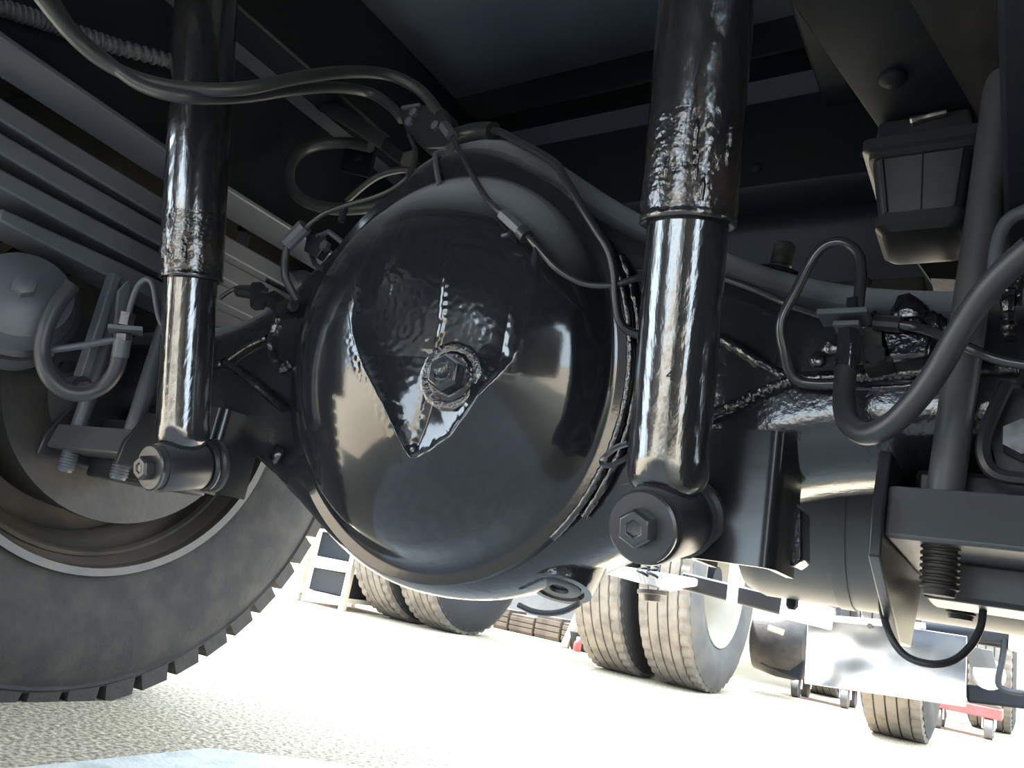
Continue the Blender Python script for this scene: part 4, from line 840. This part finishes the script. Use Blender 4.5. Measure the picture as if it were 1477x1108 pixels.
# stands, crates and wall at the back of the yard
def trestle(x, y, wd, h, label, lean=0.12):
    t = thing('trestle_stand', (x, y, GZ), label, 'stand', 'cream painted stands')
    for s in (-1, 1):
        for d_ in (-1, 1):
            obj('leg', G().bar((x + s * wd / 2, y + d_ * lean, GZ), (x + s * wd / 2 * 0.85, y, GZ + h), 0.045, 0.045, (0, 1, 0)), WHITE, t, bevel=0.004)
        obj('side_brace', G().bar((x + s * wd / 2, y - lean * 0.6, GZ + h * 0.4), (x + s * wd / 2, y + lean * 0.6, GZ + h * 0.4), 0.03, 0.03), WHITE, t)
    obj('top_beam', G().box((x, y, GZ + h + 0.03), (wd + 0.1, 0.07, 0.07)), WHITE, t, bevel=0.004)
    obj('cross_brace', G().bar((x - wd / 2, y - lean * 0.5, GZ + h * 0.2), (x + wd / 2, y - lean * 0.5, GZ + h * 0.7), 0.03, 0.03), WHITE, t)
    return t
trestle(-1.74, 4.0, 0.30, 0.27, 'cream trestle stand just left of the right dual tyres')
trestle(-2.85, 4.1, 0.30, 0.27, 'cream trestle stand behind the dark sided dual tyre')
t = thing('storage_rack', (-2.9, 2.9, GZ), 'white rack frame left of the leftmost dual tyre', 'rack')
for (x, y) in ((-3.12, 2.72), (-2.74, 2.72), (-3.12, 3.2), (-2.74, 3.2)):
    obj('post', G().box((x, y, GZ + 0.42), (0.035, 0.035, 0.84)), WHITE, t, bevel=0.003)
for z in (0.06, 0.26, 0.46, 0.82):
    obj('shelf', G().box((-2.93, 2.96, GZ + z), (0.42, 0.52, 0.025)), WHITE, t, bevel=0.003)
for k, (z, c_, m_) in enumerate(((0.075, 0.13, BLKR), (0.275, 0.15, DARK), (0.475, 0.30, BLKR))):
    o_ = obj('box', G().box((-2.93, 2.96, GZ + z + c_ / 2), (0.32, 0.40, c_)), m_, bevel=0.006)
    tag(o_, ('black box on the bottom shelf of the white rack', 'dark box on the middle shelf of the white rack', 'tall dark box on the third shelf of the white rack')[k], 'box')
t = thing('white_fender', (-3.4, 2.7, GZ), 'white curved fender panel standing by the edge of the left tyre', 'fender')
rings = []
for k in range(17):
    a = math.radians(95 * k / 16); r_ = 0.50; x = -3.62
    for_ = [(x + r_ * math.sin(a) * 0.8 - dx_, yy, GZ + 0.012 + dz_ + r_ * (1 - math.cos(a))) for (dx_, dz_, yy) in ((0, 0, 2.50), (0, 0, 2.80), (0.02, 0.012, 2.80), (0.02, 0.012, 2.50))]
    rings.append(for_)
obj('panel', G().loft(rings), WHITE, t, bevel=0.003)
obj('stay', G().bar((-3.40, 2.65, GZ), (-3.40, 2.65, GZ + 0.07), 0.03, 0.03, (0, 1, 0)), WHITE, t)
for k in range(4):
    x = -2.72 + k * 0.22; hh = (0.15, 0.13, 0.16, 0.14)[k]
    t = thing('crate', (x, 4.45, GZ), ('first', 'second', 'third', 'fourth')[k] + ' brown crate from the left in the row behind the duals', 'crate', 'brown crates in a row')
    obj('crate_body', G().box((x, 4.45, GZ + hh / 2), (0.20, 0.25, hh)), BROWN, t, bevel=0.004)
    for z in (0.25, 0.5, 0.75): obj('slat', G().box((x, 4.320, GZ + hh * z), (0.20, 0.012, hh * 0.2)), BROWN, t, bevel=0.002)
o_ = obj('cabinet', G().box((-2.6, 5.3, GZ + 0.25), (1.3, 0.4, 0.5)), TANK, bevel=0.01)
tag(o_, 'long grey cabinet behind the row of brown crates', 'cabinet')
t = thing('bin', (-1.80, 3.95, GZ), 'black bin standing under the cream trestle', 'bin')
obj('tub', G().lathe([(0.07, 0), (0.08, 0.02), (0.09, 0.10), (0.095, 0.11), (0.085, 0.105), (0.07, 0.03)], (-1.80, 3.95, GZ), (0, 0, 1), 28), BLKR, t)
obj('rim_lip', G().torus([(0.09, 0.10), (0.098, 0.102), (0.098, 0.11), (0.09, 0.114)], (-1.80, 3.95, GZ), (0, 0, 1), 28), BLKR, t)
t = thing('bottle', (-1.76, 3.80, GZ), 'small red and white bottle in front of the black bin', 'bottle')
obj('bottle_body', G().lathe([(0.020, 0), (0.024, 0.01), (0.024, 0.05), (0.014, 0.065), (0.010, 0.07)], (-1.76, 3.80, GZ), (0, 0, 1), 20), RED, t)
obj('bottle_cap', G().lathe([(0.012, 0.068), (0.012, 0.085), (0.009, 0.088)], (-1.76, 3.80, GZ), (0, 0, 1), 16), WHITE, t)
wb = obj('wall_back', G().box((0, 11.0, 1.2), (40, 0.3, 3.4)), WALLM, flat=True); structure(wb)
